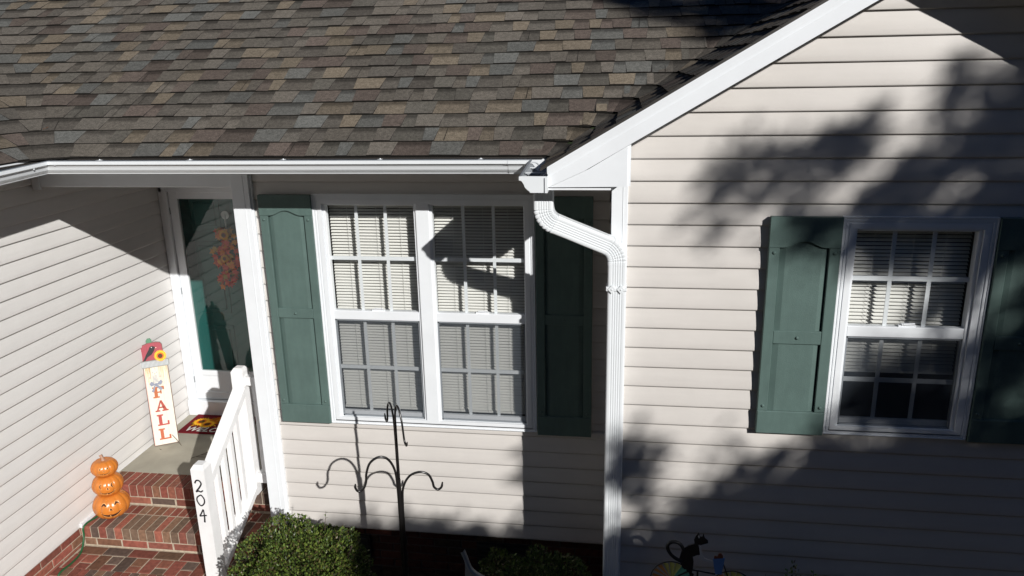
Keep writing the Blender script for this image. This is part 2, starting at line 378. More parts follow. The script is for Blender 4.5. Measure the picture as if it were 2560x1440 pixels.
# ------------------------------------------------------------------ roof
PITCH = math.atan(.583); CP, SP = math.cos(PITCH), math.sin(PITCH)
EX = .1430
SPAL = [(.118, .106, .090), (.100, .092, .080), (.150, .122, .088), (.090, .070, .060), (.096, .102, .098), (.104, .113, .110), (.092, .088, .076), (.160, .130, .092), (.098, .074, .064), (.112, .100, .084), (.120, .108, .092), (.105, .096, .082), (.086, .078, .068)]
def scol(rnd):
    c = rnd.choice(SPAL); k = rnd.uniform(.92, 1.32); g_ = sum(c)/3; c = tuple(q*.66+(g_*.5+.054)*.34*w_ for q, w_ in zip(c, (1.14, 1, .84))); return tuple(q*k for q in c)
def roof_rows(name, pathpt, n, umin, umax, seed, zoff=0, lift=.0115, dark_end=None, parts=house, lab_=None, endj=0, flip=False, sun_n=None):
    """pathpt(row d, u, upper) -> (x, y) in plan; u is arc length along the lower edge"""
    rnd = random.Random(seed); mb = MB()
    def pt(k, u, fr, h):
        # point on row k: fr 0 at the butt, 1 at the next butt
        p0 = pathpt(k, u, 0); p1 = pathpt(k, u, 1); x = p0[0]+(p1[0]-p0[0])*fr; y = p0[1]+(p1[1]-p0[1])*fr
        z = ZE+(k+fr)*EX*SP+zoff; nn = p0[2]*(1-fr)+p1[2]*fr
        return Vector((x, y, z))+nn*(h*(1-fr)+.0005)
    for k in range(n):
        u = umin(k)-rnd.uniform(0, .2); um = umax(k)+rnd.uniform(-endj, endj); hi = rnd.random() < .5; wv = rnd.uniform(0, 9)
        while u < um:
            wdt = rnd.choice([.07, .10, .12, .15, .18, .21]) if not hi else rnd.choice([.09, .12, .14, .17, .20])
            a, b = max(u, umin(k)), min(u+wdt, um); u += wdt
            if b-a < .004: hi = not hi; continue
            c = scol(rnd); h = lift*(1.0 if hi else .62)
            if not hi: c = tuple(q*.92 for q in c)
            ns = max(1, int(math.ceil((b-a)/.05))); us = [a+(b-a)*i/ns for i in range(ns+1)]
            hv = lambda q: h*(1+.22*math.sin(q*5+wv))
            lo = [pt(k, q, 0, hv(q)) for q in us]; tp_ = (-.010 if hi else .010) if b-a > .07 else 0; sk = 0
            tq = lambda q: q+(tp_*(1-2*(q-a)/(b-a)) if not hi else -tp_*(2*(q-a)/(b-a)-1)*-1)
            upr = [pt(k, q, 1, .0) for q in us]
            if False: pass
            if hi: lo = [pt(k, q+.011*(1-2*(q-a)/(b-a)), 0, hv(q)) for q in us] if b < um-.001 and b-a > .07 else lo
            elif b-a > .02: lo = [pt(k, q-.011*(1-2*(q-a)/(b-a)), 0, hv(q)) for q in us] if b < um-.001 else lo
            bot = [pt(k, q, 0, -.004) for q in us]
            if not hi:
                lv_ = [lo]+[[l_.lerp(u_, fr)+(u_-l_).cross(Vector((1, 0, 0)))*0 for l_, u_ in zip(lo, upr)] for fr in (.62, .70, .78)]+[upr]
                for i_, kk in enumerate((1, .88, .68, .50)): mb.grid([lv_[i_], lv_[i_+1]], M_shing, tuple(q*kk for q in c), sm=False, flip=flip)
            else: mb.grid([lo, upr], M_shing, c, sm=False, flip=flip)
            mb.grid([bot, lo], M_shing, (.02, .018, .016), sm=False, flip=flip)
            if hi or b >= um-.001:
                for e in (0, -1): mb.face([bot[e], lo[e], upr[e]], M_shing, (.03, .027, .025))
            if not hi and rnd.random() < .12 and b-a > .08:     # a shingle joint
                q = rnd.uniform(a+.02, b-.02); mb.face([pt(k, q, 0, h+.004), pt(k, q+.004, 0, h+.004), pt(k, q+.004, 1, .004), pt(k, q, 1, .004)], M_shing, (.02, .018, .016))
            hi = not hi
    o = mb.build(name, M_shing, parts)
    if lab_: lab(o, lab_)
    return o
ZE = 1.036
# the main roof and the left wing meet in a woven valley: each course runs round it in one curve
CX, CYv, RF = -3.13, -.50, .26
A_ = RF*math.pi/2; DC = EX*CP
NM, NL = Vector((0, -SP, CP)), Vector((SP, 0, CP))
def main_path(k, u, upper):
    cx, cy = CX-k*DC, CYv+k*DC; xl = cx+RF; yl = cy-RF
    if u >= xl:                       # u is the plain x on the main slope
        return (u, cy+(DC if upper else 0), NM)
    s = xl-u
    if not upper:
        if s <= A_:
            th = s/A_*math.pi/2; n_ = NM.lerp(NL, s/A_).normalized()
            return (xl-RF*math.sin(th), cy-RF+RF*math.cos(th), n_)
        return (cx, yl-(s-A_), NL)
    if s <= A_:
        tot = A_+2*DC; q = s/A_*tot; cx2, cy2 = cx-DC, cy+DC
        if q < DC: return (xl-q, cy2, NM)
        if q < DC+A_:
            th = (q-DC)/A_*math.pi/2; n_ = NM.lerp(NL, s/A_).normalized(); return (cx2+RF-RF*math.sin(th), cy2-RF+RF*math.cos(th), n_)
        return (cx2, yl+DC-(q-DC-A_), NL)
    return (cx-DC, yl-(s-A_), NL)
GX = .07
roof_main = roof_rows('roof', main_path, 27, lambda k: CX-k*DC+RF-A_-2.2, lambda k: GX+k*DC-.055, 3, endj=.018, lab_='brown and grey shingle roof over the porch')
# gable roof, left slope: its courses turn onto the main slope for a hand's width under the main courses
RG = .05; AG = RG*math.pi/2; NGl = Vector((-SP, 0, CP))
def gab_path(k, u, upper):
    cx, cy = GX+k*DC, -.50+k*DC; yl = cy-RG
    if u <= yl: return (cx+(DC if upper else 0), u, NGl)
    s = u-yl
    if s <= AG:
        th = s/AG*math.pi/2; n_ = NGl.lerp(NM, s/AG).normalized(); o = (DC*(1-s/AG), DC*s/AG) if upper else (0, 0)
        return (cx-RG+RG*math.cos(th)+o[0], yl+RG*math.sin(th)+o[1], n_)
    return (cx-RG-(s-AG), cy+(DC if upper else 0), NM)
NG = 16
YRK = -1.045
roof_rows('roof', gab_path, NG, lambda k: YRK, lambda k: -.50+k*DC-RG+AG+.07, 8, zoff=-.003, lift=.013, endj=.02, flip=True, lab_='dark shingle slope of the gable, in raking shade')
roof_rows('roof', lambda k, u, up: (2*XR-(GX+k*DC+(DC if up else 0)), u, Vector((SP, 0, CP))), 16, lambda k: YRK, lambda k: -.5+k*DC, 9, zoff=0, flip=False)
# decks under the shingles
mb = MB()
e = .012
def pl(x, y, z): return (x, y, z)
dn = .10
mb.box(-7, GX+.05, -.485, -.47, .93, 1.02, M_trim)
ym = CYv+27*DC; zm = ZE+27*EX*SP
mb.face([(-3.0, -.48, ZE-.004), (GX-.03, -.48, ZE-.004), (GX+27*DC, ym, zm-.012), (CX-27*DC, ym, zm-.012), (CX, -.48, ZE-.004)], M_under)
mb.face([(CX-.01, -.48, ZE-.006), (CX-27*DC, ym, zm-.012), (CX-27*DC, -3.3, zm-.012), (CX-.01, -3.3, ZE-.006)], M_under)
mb.face([(-7, ym, zm), (6, ym, zm), (6, 9, .6), (-7, 9, .6)], M_under)
mb.build('roof_deck', M_under, house)
mb = MB(); xr2, zr2 = XR, ZE+(XR-GX)*SP/CP; th = .02
for sgn in (-1, 1):
    xa = XR+sgn*(XR-GX)
    mb.face([(xa, YRK+.02, ZE-.012), (XR, YRK+.02, zr2-.012), (XR, 2.6, zr2-.012), (xa, -.4, ZE-.012)], M_under)
    mb.face([(xa, YRK+.02, ZE-.04), (XR, YRK+.02, zr2-.04), (XR, -.2, zr2-.04), (xa, -.2, ZE-.04)], M_trim)
mb.build('roof_deck', M_under, house)
mb = MB()     # gable drip edge and starter
for sgn in (-1, 1):
    xa = XR+sgn*(XR-GX+.01)
    mb.prism([(xa, ZE-.012), (XR, zr2-.006), (XR, zr2+.008), (xa, ZE+.003)], 'y', YRK-.006, YRK+.004, M_under)
mb.build('drip_edge', M_under, house)
# eave of the main roof
mb = MB(); mb.box(CX, GX+.02, -.475, -.452, .935, 1.032, M_trim); mb.box(CX-.022, CX, -3.3, -.46, .935, 1.032, M_trim)
mb.build('fascia', M_trim, house)
mb = MB(); mb.box(XL, .5, -.46, 0.02, .93, .94, M_trim); mb.box(XL, CX, -3.3, -.46, .93, .94, M_trim); mb.box(.10, .415, -1.02, 0.0, .925, .935, M_trim)
mb.build('soffit', M_trim, house)
mb = MB(); mb.box(CX+.02, GX-.05, -.50, -.476, 1.022, 1.030, M_under); mb.box(CX, CX+.03, -3.3, -.5, 1.016, 1.024, M_under); mb.build('drip_edge', M_under, house)
# rake boards and return
mb = MB(); Y = -1.03; sl = .583
zt = lambda x: 1.052+sl*(x-.095); ZT = zt(XR)
LB = .139
for sgn in (-1, 1):
    f = lambda x: XR+sgn*(XR-x) if sgn > 0 else x
    mb.prism([(f(.100), .940), (f(.495), .944), (f(.495), 1.146), (f(.30), 1.030), ], 'y', Y, Y+.02, M_trim)
    mb.prism([(f(.098), 0.9402), (f(.28), 1.0226), (XR, ZT-LB), (XR, ZT-.012), (f(.100), zt(.100)-.012)], 'y', Y-.008, Y+.018, M_trim)
    # crown moulding bands along the rake
    for a, b, d in ((.0, .030, .020), (.030, .045, .014), (.062, .067, .0105)):
        mb.prism([(f(.096), zt(.096)-b), (XR, ZT-b), (XR, ZT-a), (f(.096), zt(.096)-a)], 'y', Y-d, Y-.004, M_trim)
lab(mb.build('rake_board', M_trim, house), 'white rake board with boxed return at the foot of the gable')
mb = MB(); mb.box(.495, .512, G-.04, Y+.02, .944, 1.15, M_trim); mb.build('return_box', M_trim, house); mb = MB(); mb.box(.10, .115, Y+.02, -.46, .944, 1.03, M_trim); mb.build('return_box', M_trim, house)
# ------------------------------------------------------------------ gutter
GP = [(.0, .0), (.0, -.083), (.090, -.083), (.093, -.076), (.103, -.069), (.116, -.056), (.122, -.040), (.130, -.027), (.136, -.022), (.146, -.020), (.146, -.001), (.134, .001), (.134, -.004)]
gut = None
path = [((-3.165, -3.2), (1, 0), -.075), ((-3.165, -.465), (1, -1), .0), ((.100, -.465), (-1, -1), .0), ((.100, -1.055), (-1, 0), -.026)]
path[1] = ((-3.167, -.462), (1, -1), 0)
ZG = 1.026
def gpt(i, o, z, inset=0):
    (x, y), (dx, dy), dz = path[i]; return (x+dx*(o-inset), y+dy*(o-inset), ZG+dz+z)
mb = MB()
for i in range(3):
    mb.grid([[gpt(i, o, z) for o, z in GP], [gpt(i+1, o, z) for o, z in GP]], M_gut, sm=False)
    inn = [(max(o-.002, .002), max(z+.002, -.081)) for o, z in GP]
    mb.grid([[gpt(i, o, z) for o, z in inn], [gpt(i+1, o, z) for o, z in inn]], M_grey, sm=False)
# end cap, back corner fold
cap = [gpt(3, o, z) for o, z in GP[:-1]]
mb.prism([(c[0], c[2]) for c in cap], 'y', -1.060, -1.054, M_gut)
mb.prism([(c[0], c[2]) for c in [gpt(3, .0, .004), gpt(3, .0, -.083), gpt(3, .014, -.083), gpt(3, .014, -.006)]], 'y', -1.068, -1.06, M_gut)
# slip joint, corner box, screws, hangers
for xx, wd in ((-.17, .24),):
    mb.grid([[(xx, p[1], p[2]) for p in [(0, -.465-o-.0022, ZG+z-.0005) for o, z in GP[2:-1]]], [(xx+.12, p[1], p[2]) for p in [(0, -.465-o-.0022, ZG+z-.0005) for o, z in GP[2:-1]]]], M_gut, sm=False)
def screw(mb, p, r=.006, m=None, d=(0, -1, 0)):
    d = Vector(d); mb.tube([Vector(p), Vector(p)+d*.003, Vector(p)+d*.005], [r, r, r*.5], m or M_gut, n=8)
screw(mb, (-.185, -.60, 1.005)); screw(mb, (-2.98, -.60, 1.005)); screw(mb, (-3.03, -.72, .995), d=(1, 0, 0))
gutter = lab(mb.build('gutter', M_gut, house), 'white gutter with ogee front, open corner and end cap')
for xx in (-2.75, -2.15, -1.55, -.95, -.35):
    mb = MB(); mb.box(xx, xx+.02, -.60, -.468, ZG-.006, ZG-.003, M_gut); screw(mb, (xx+.01, -.51, ZG-.0035), .005, d=(0, 0, 1)); mb.build('gutter_hanger', M_gut, gutter)
for yy in (-.72, -.92): mb = MB(); mb.box(-.03, .10, yy, yy+.018, ZG-.030, ZG-.026, M_gut); mb.build('gutter_hanger', M_gut, gutter)
mb = MB(); mb.tube(curve([(-.04, -.62, 1.02), (.0, -.64, 1.012), (.02, -.70, .995), (.015, -.74, .985)]), .004, M_gut, n=6)
mb.build('gutter_hanger', M_gut, gutter)
# ------------------------------------------------------------------ downspout
ds = MB()
ctrl = [Vector(p) for p in ((.060, -.90, .935), (.060, -.90, .80), (.064, -.90, .77))]
# centre line: drop, elbow, run across to the corner board, elbow, drop
P0 = Vector((.058, -.85, .94)); P1 = Vector((.058, -.85, .742)); P2 = Vector((.452, -.742, .556)); P3 = Vector((.447, -.742, -2.05))
def fillet(A, B, C, r, n):
    a = (A-B).normalized(); c = (C-B).normalized(); ang = a.angle(c); d = r/math.tan(ang/2); p = B+a*d; q = B+c*d
    bis = (a+c).normalized(); O = B+bis*(r/math.sin(ang/2)); v0 = p-O; v1 = q-O; out = []
    tot = v0.angle(v1)
    for i in range(n+1):
        t = i/n; out.append(O+(v0*math.sin((1-t)*tot)+v1*math.sin(t*tot))/math.sin(tot))
    return out
e1 = fillet(P0, P1, P2, .095, 28); e2 = fillet(P1, P2, P3, .105, 28)
cl = [(P0, 0, 0)]+[(p, 1, i/28) for i, p in enumerate(e1)]+[(e1[-1].lerp(e2[0], t), 2, t) for t in (.02, .25, .251, .6, .601, .98)]+[(p, 3, i/28) for i, p in enumerate(e2)]
z = e2[-1].z
cl += [(Vector((e2[-1].x, -.742, z-.02)), 4, 0), (Vector((e2[-1].x-.0, -.742, z-.021)), 5, 0), (P3, 5, 1)]
def section(wd, dp, rib, flat=.62):
    # rounded rectangle with ribs in the front face; (a across, b outward)
    pts = []; r = .012; hw, hd = wd/2, dp/2
    def corner(cx, cy, a0):
        for i in range(4): a = R(a0+i*30); pts.append((cx+r*math.cos(a), cy+r*math.sin(a)))
    corner(hw-r, -hd+r, -90); corner(hw-r, hd-r, 0)
    n = 5; xs = hw-r-.008
    for i in range(n):          # ribs across the outward (front) face
        c = xs-(2*xs)*(i+.5)/n; s_ = .0045
        pts += [(c+s_, hd), (c+s_*.5, hd-rib), (c-s_*.5, hd-rib), (c-s_, hd)]
    corner(-hw+r, hd-r, 90); corner(-hw+r, -hd+r, 180); return pts
rows = []
for i, (p, kd, t) in enumerate(cl):
    a = cl[max(i-1, 0)][0]; b = cl[min(i+1, len(cl)-1)][0]; tg = (b-a).normalized()
    outw = Vector((0, -1, 0)); outw = (outw-tg*outw.dot(tg)).normalized(); side = outw.cross(tg).normalized()
    k = 1.0; rib = .0017
    if kd in (1, 3): k = (1.04, 1.045, 1.03, .93)[i % 4] if 0 < t < 1 else 1.02
    if kd == 4: k = 1.03
    if kd == 2 and .24 < t < .6: k = .985
    rows.append([p+side*(q[0]*k)+outw*(q[1]*k) for q in section(.104, .074, rib)])
ds.grid(rows, M_gut, closed=True, sm=False)
downspout = lab(ds.build('downspout', M_gut, house, fix=True), 'white ribbed downspout with two elbows at the gable corner')
mb = MB(); zz = .335
mb.box(.392, .506, -.784, -.70, zz-.012, zz+.012, M_gut, bev=.002); 
for c_ in (.424, .474):
    mb.prism([(c_-.022, zz), (c_, zz+.024), (c_+.022, zz), (c_, zz-.024)], 'y', -.789, -.784, M_gut); screw(mb, (c_, -.789, zz), .004)
mb.build('strap', M_gut, downspout)
# ------------------------------------------------------------------ shutters
def shutter(x0, x1, z0, z1, y, zr=None):
    s = MB(); H = z1-z0; W = x1-x0
    ztop = z1-.138 if H > 1.4 else z1-.165; zb = z0+.143 if H > 1.4 else z0+.14
    zm = (-.138, -.066) if H > 1.4 else (z0+.545, z0+.622)
    st = .056; yf = y-.032; yp = y-.010; inx0, inx1 = x0+st, x1-st
    s.box(x0, x0+st, yf, y, zb, ztop, bev=.003); s.box(x1-st, x1, yf, y, zb, ztop, bev=.003)
    s.box(x0, x1, yf-.004, y, z0, zb, bev=.004)
    s.box(inx0, inx1, yf+.0015, y, zm[0], zm[1], bev=.003)
    # arched top rail
    n = 24; arc = []
    for i in range(n+1):
        x = x0+W*i/n; t = (i/n-.5)*2; h = .034*math.cos(t*math.pi/2/.56)**1 if abs(t) < .56 else 0
        h = .034*(.5+.5*math.cos(t*math.pi/.60)) if abs(t) < .60 else 0
        arc.append((x, ztop-.0+h))
    for i in range(n):
        a, b = arc[i], arc[i+1]
        s.face([(a[0], yf-.004, a[1]), (b[0], yf-.004, b[1]), (b[0], yf-.004, z1), (a[0], yf-.004, z1)]); s.face([(a[0], y, a[1]-.001), (b[0], y, b[1]-.001), (b[0], yf-.004, b[1]), (a[0], yf-.004, a[1])])
    s.box(x0, x1, yf-.003, y, z1-.004, z1); s.box(x0, x0+.003, yf-.003, y, ztop, z1); s.box(x1-.003, x1, yf-.003, y, ztop, z1)
    s.box(x0+.01, x1-.01, y-.002, y, z0+.02, z1-.01)
    # raised panels with bevelled sides
    for a, b in ((zb, zm[0]), (zm[1], ztop+.03)):
        pb = .030; px0, px1 = inx0+.004, inx1-.004
        s.face([(px0, y-.013, a), (px0+pb, yp-.011, a), (px0+pb, yp-.011, b), (px0, y-.013, b)]); s.face([(px0+pb, yp-.011, a), (px1-pb, yp-.011, a), (px1-pb, yp-.011, b), (px0+pb, yp-.011, b)])
        s.face([(px1-pb, yp-.011, a), (px1, y-.013, a), (px1, y-.013, b), (px1-pb, yp-.011, b)])
    o = s.build('shutter', M_shut, house)
    for xx, zz_ in ((x0+.028, ztop-.03), (x1-.028, ztop-.03), (x0+.028, zb+.03), (x1-.028, zb+.03), ((x0+x1)/2, (zm[0]+zm[1])/2)):
        rv = MB(); rv.tube([(xx, yf+.002, zz_), (xx, yf-.003, zz_), (xx, yf-.007, zz_)], [.010, .0095, .004], M_shut, n=12); rv.build('rivet', M_shut, o)
    return o
lab(shutter(-1.960, -1.590, -.938, .730, -.022), 'sunlit dark green shutter left of the double window')
lab(shutter(-.083, .288, -.950, .724, -.022), 'dark green shutter in full shade right of the double window')
lab(shutter(1.257, 1.624, -.522, .738, G-.022), 'dark green shutter with dappled shade left of the single window')
lab(shutter(2.394, 2.761, -.522, .738, G-.022), 'dark green shutter mostly in shade right of the single window')
# ------------------------------------------------------------------ windows
def blind(win, x0, x1, z0, z1, y, seed, lower=None):
    rnd = random.Random(seed); b = MB(); z = z1-.055; k = 0
    b.box(x0, x1, y-.004, y+.024, z1-.045, z1, M_blind)
    while z > z0+.02:
        w_ = .0215; a = R(36+rnd.uniform(-1.5, 1.5)); dy, dz = math.cos(a)*w_/2, math.sin(a)*w_/2; sag = rnd.uniform(-.0008, .0008); rows = []
        for i in range(5):
            t = i/4*2-1; cv = .0018*(1-t*t)
            rows.append([(x, y+.012+t*dy+cv*math.sin(a), z+t*dz*1+cv*math.cos(a)*-1+sag*math.sin((x-x0)*4)) for x in (x0, (x0+x1)/2, x1)])
        b.grid(rows, M_blind, sm=True); z -= .0212; k += 1
    b.box(x0, x1, y, y+.022, z-.002, z+.012, M_blind)
    for xx in (x0+.13, (x0+x1)/2+.02, x1-.13):
        b.tube([(xx, y-.003, z1-.04), (xx, y-.003, z)], .0012, M_blind, n=5)
    return b.build('blind', M_blind, win)
def window(x0, x1, z0, z1, y, units, zu, zl, blinds, lbl, seed):
    """outer frame x0..x1, z0..z1; units: glass x ranges; zu/zl: glass z ranges of upper and lower sash"""
    win = bpy.data.objects.new('window', None); win.location = ((x0+x1)/2, y, z0); COL.objects.link(win); win.parent = house; lab(win, lbl)
    fr = MB()
    yf = y-.030
    e = .052
    # outer casing with stepped profile, mitred
    steps_ = [(0, .034), (.006, .034), (.006, .028), (.016, .028), (.016, .031), (.024, .031), (.024, .026), (.034, .026), (.034, .030), (e+.012, .030), (e+.012, -.03)]
    ring = lambda o_, d: [(x0+o_, y-d, z0+o_*.8), (x1-o_, y-d, z0+o_*.8), (x1-o_, y-d, z1-o_), (x0+o_, y-d, z1-o_)]
    rows = [ring(0, -.01)]+[ring(o_, d) for o_, d in steps_]
    fr.grid(rows, M_trim, closed=True, sm=False, flip=True)
    # fill between casing and sash glass
    for i, (a, b) in enumerate(units):
        L = x0+e+.012 if i == 0 else (units[i-1][1]+a)/2; Rr = x1-e-.012 if i == len(units)-1 else (b+units[i+1][0])/2
        fr.box(L, a, y-.018, y+.03, z0+e*.6, z1-e, M_trim, bev=.003) if a-L > .004 else None
        fr.box(b, Rr, y-.018, y+.03, z0+e*.6, z1-e, M_trim, bev=.003) if Rr-b > .004 else None
        fr.box(a, b, y-.016, y+.03, zl[1], zu[0], M_trim, bev=.003)          # meeting rail
        fr.box(a, b, y-.018, y+.03, zu[1], z1-e, M_trim, bev=.003) if z1-e-zu[1] > .004 else None
        fr.box(a, b, y-.018, y+.03, z0+e*.6, zl[0], M_trim, bev=.003)
    fr.box(x0+e*.5, x1-e*.5, y-.026, y+.03, z0+.012, zl[0]-.004, M_trim, bev=.004)
    if len(units) == 2:
        c = (units[0][1]+units[1][0])/2; h = (units[1][0]-units[0][1])/2-.014; fr.box(c-h, c+h, y-.031, y+.0, z0+.03, z1-e-.002, M_trim, bev=.006)
    fr.build('window_frame', M_trim, win)
    for i, (a, b) in enumerate(units):
        W = b-a
        # upper sash: glass nearer, lower sash: set back behind a screen
        for q, (za, zb, yg) in enumerate(((zu[0], zu[1], y+.008), (zl[0], zl[1], y+.020))):
            g_ = MB(); g_.face([(a, yg, za), (b, yg, za), (b, yg, zb), (a, yg, zb)], M_glass); g_.build('pane', M_glass, win)
            mu = MB()
            for t in (1/3, 2/3): mu.box(a+W*t-.0105, a+W*t+.0105, yg+.004, yg+.010, za, zb, M_trim)
            H = zb-za; zc = za+H*.5; mu.box(a, b, yg+.003, yg+.0095, zc-.013, zc+.013, M_trim)
            if q: mu.box(a, b, yg-.012, yg+.012, za, za+.035, M_trim)
            mu.build('muntin', M_trim, win)
        sc = MB(); ys = y-.004
        sc.face([(a+.008, ys, zl[0]+.008), (b-.008, ys, zl[0]+.008), (b-.008, ys, zl[1]-.008), (a+.008, ys, zl[1]-.008)], M_screen)
        M_fr = mat('screen_frame', (.22, .24, .26), .5)
        for q in ((a, b, zl[0], zl[0]+.010), (a, b, zl[1]-.010, zl[1]), (a, a+.010, zl[0], zl[1]), (b-.010, b, zl[0], zl[1])): sc.box(q[0], q[1], ys-.006, ys+.004, q[2], q[3], M_fr)
        sc.build('insect_screen', M_screen, win)
        lt = MB(); c = a+W*.52; zz_ = zl[1]+.0; zz_ = zu[0]
        lt.box(c-.045, c+.045, y-.008, y+.012, zz_-.002, zz_+.010, M_trim); lt.box(c-.030, c+.020, y-.012, y+.008, zz_+.010, zz_+.018, M_trim); lt.tube([(c-.02, y-.01, zz_+.014), (c+.035, y-.014, zz_+.022)], .005, M_trim, n=6)
        lt.build('latch', M_trim, win)
        blind(win, a-.012, b+.012, blinds[i], z1-.05, y+.075, seed+i)
    rm = MB(); X0, X1, Zb, Zt, Yb = x0+.02, x1-.02, z0+.02, z1-.02, y+1.3
    rm.face([(X0-.6, Yb, Zb-.6), (X1+.6, Yb, Zb-.6), (X1+.6, Yb, Zt+.2), (X0-.6, Yb, Zt+.2)], M_room)
    a0 = (X0, y+.12, Zb); 
    fro = [(X0, y+.03, Zb), (X1, y+.03, Zb), (X1, y+.03, Zt), (X0, y+.03, Zt)]; mid = [(X0, y+.14, Zb), (X1, y+.14, Zb), (X1, y+.14, Zt), (X0, y+.14, Zt)]
    far = [(X0-.6, y+.141, Zb-.6), (X1+.6, y+.141, Zb-.6), (X1+.6, y+.141, Zt+.2), (X0-.6, y+.141, Zt+.2)]; bk = [(p[0], Yb, p[2]) for p in far]
    rm.grid([fro, mid], M_trim, closed=True, sm=False); rm.grid([mid, far, bk], M_room, closed=True, sm=False)
    rm.build('room_interior', M_room, win)
    return win
window(-1.589, -.090, -.938, .734, -.006, [(-1.504, -.896), (-.771, -.163)], (-.083, .660), (-.885, -.147), (-.868, -.868), 'white double window with closed pale blinds', 40)
window(1.629, 2.390, -.518, .738, G-.006, [(1.707, 2.305)], (.128, .661), (-.466, .068), (-.19,), 'white single window with half-lowered blinds in dappled shade', 50)
# ------------------------------------------------------------------ front door
dr = bpy.data.objects.new('storm_door', None); dr.location = (-3.1, 1.45, ZL); COL.objects.link(dr); dr.parent = house; lab(dr, 'white storm door with a full glass pane')
mb = MB(); yd = 1.45
mb.box(XL+.012, -3.555, yd-.03, YD+.2, ZL+.0, .70, M_trim, bev=.004); mb.box(-3.60, -3.556, yd-.036, yd, ZL+.1, .70, M_trim, bev=.003)
mb.box(-2.64, -2.56, yd-.03, YD+.2, ZL, .70, M_trim, bev=.004); mb.box(XL+.02, -2.56, yd-.03, YD+.2, .50, .70, M_trim, bev=.004)
mb.box(XL+.02, -2.56, yd-.06, YD+.2, ZL-.0, -1.505, M_trim, bev=.004)
mb.build('door_frame', M_trim, dr)
mb = MB(); xa, xb = -3.552, -2.645
mb.box(xa, -3.472, yd-.012, yd+.02, -1.498, .50, M_trim, bev=.004); mb.box(-2.725, xb, yd-.012, yd+.02, -1.498, .50, M_trim, bev=.004)
mb.box(-3.472, -2.725, yd-.012, yd+.02, -1.255, -1.208, M_trim, bev=.003); mb.box(-3.472, -2.725, yd-.012, yd+.02, .44, .50, M_trim)
mb.box(-3.472, -2.725, yd-.012, yd+.02, -1.498, -1.425, M_trim, bev=.003); mb.box(-3.472, -2.725, yd-.002, yd+.02, -1.425, -1.255, M_trim)
mb.build('door_leaf', M_trim, dr)
mb = MB(); mb.face([(-3.472, yd+.004, -1.208), (-2.725, yd+.004, -1.208), (-2.725, yd+.004, .44), (-3.472, yd+.004, .44)], M_door_glass); mb.build('pane', M_door_glass, dr)
for zz in (-1.33, -.45, .3): mb = MB(); mb.box(-3.562, -3.552, yd-.02, yd-.008, zz, zz+.06, M_grey); mb.build('hinge', M_grey, dr)
fd = bpy.data.objects.new('front_door', None); fd.location = (-3.1, 1.60, ZL); COL.objects.link(fd); fd.parent = house; lab(fd, 'teal panelled front door behind the storm door')
mb = MB(); ydo = 1.60
mb.box(xa, xb, ydo, ydo+.05, ZL, .55, M_teal)
mb.build('door_leaf', M_teal, fd)
mb = MB()
for px0, px1 in ((-3.46, -3.17), (-3.03, -2.74)):
    for pz0, pz1 in ((-1.45, -.80), (-.68, .02), (.12, .42)):
        mb.box(px0, px1, ydo-.006, ydo+.01, pz0, pz1, M_teal, bev=.006); mb.box(px0+.04, px1-.04, ydo-.014, ydo, pz0+.04, pz1-.04, M_teal, bev=.008)
mb.build('panel', M_teal, fd)
mb = MB(); mb.box(XL, XL+.1, 1.66, 1.7, ZL, .9, M_dark); mb.box(XL, -2.0, 1.66, 1.7, -2, .96, M_dark); mb.build('door_surround', M_dark, fd)
# ------------------------------------------------------------------ wreath
def leafshape(mb, c, ax, up_, L, W, m, col, lobes=0):
    c, ax, up_ = Vector(c), Vector(ax).normalized(), Vector(up_).normalized(); sd_ = ax.cross(up_).normalized(); pts = []
    if lobes:
        for i in range(lobes*2+1):
            a = math.pi*(-1+2*i/(lobes*2)); r = (1 if i % 2 == 0 else .5)*(.75+.25*math.cos(a)); pts.append(c+ax*(L*.5*math.cos(a)*r+L*.3)+sd_*(W*.6*math.sin(a)*r)+up_*(.004*(i % 2)))
        mb.face(pts[:-1], m, col)
    else:
        a, b = c, c+ax*L; mb.face([a, c+ax*L*.5+sd_*W*.5+up_*L*.08, b, c+ax*L*.5-sd_*W*.5+up_*L*.08], m, col)
wr = thing('wreath', 'hanging swag of red, orange and gold autumn leaves behind the door glass', 'wreath', (-3.12, 1.58, -.4))
rnd = random.Random(12); yw = 1.575
mb = MB(); mb.tube([(-3.105, yw, .27), (-3.105, yw-.008, .27)], .038, M_trim, (1, 1, 1), n=20); mb.tube([(-3.105, yw-.01, .28), (-3.105, yw-.012, .15)], .006, M_trim); mb.build('hanger', M_trim, wr)
mb = MB(); pal = [(.75, .07, .04), (.9, .24, .03), (.85, .36, .04), (.5, .30, .06), (.8, .08, .05), (.65, .05, .04)]
for k in range(110):
    t = rnd.random(); zc = .17-.55*t; wd = .105*(1-.35*t)*(1.15 if .1 < t < .75 else .75); xc = -3.115-.02*t+rnd.uniform(-wd, wd)
    a = rnd.uniform(0, 6.28); leafshape(mb, (xc, yw-.01-rnd.random()*.05, zc), (math.cos(a), rnd.uniform(-.3, .3), math.sin(a)-.5), (0, -1, .2), .085, .085, M_paint, rnd.choice(pal), 6)
mb.build('autumn_leaf', M_paint, wr)
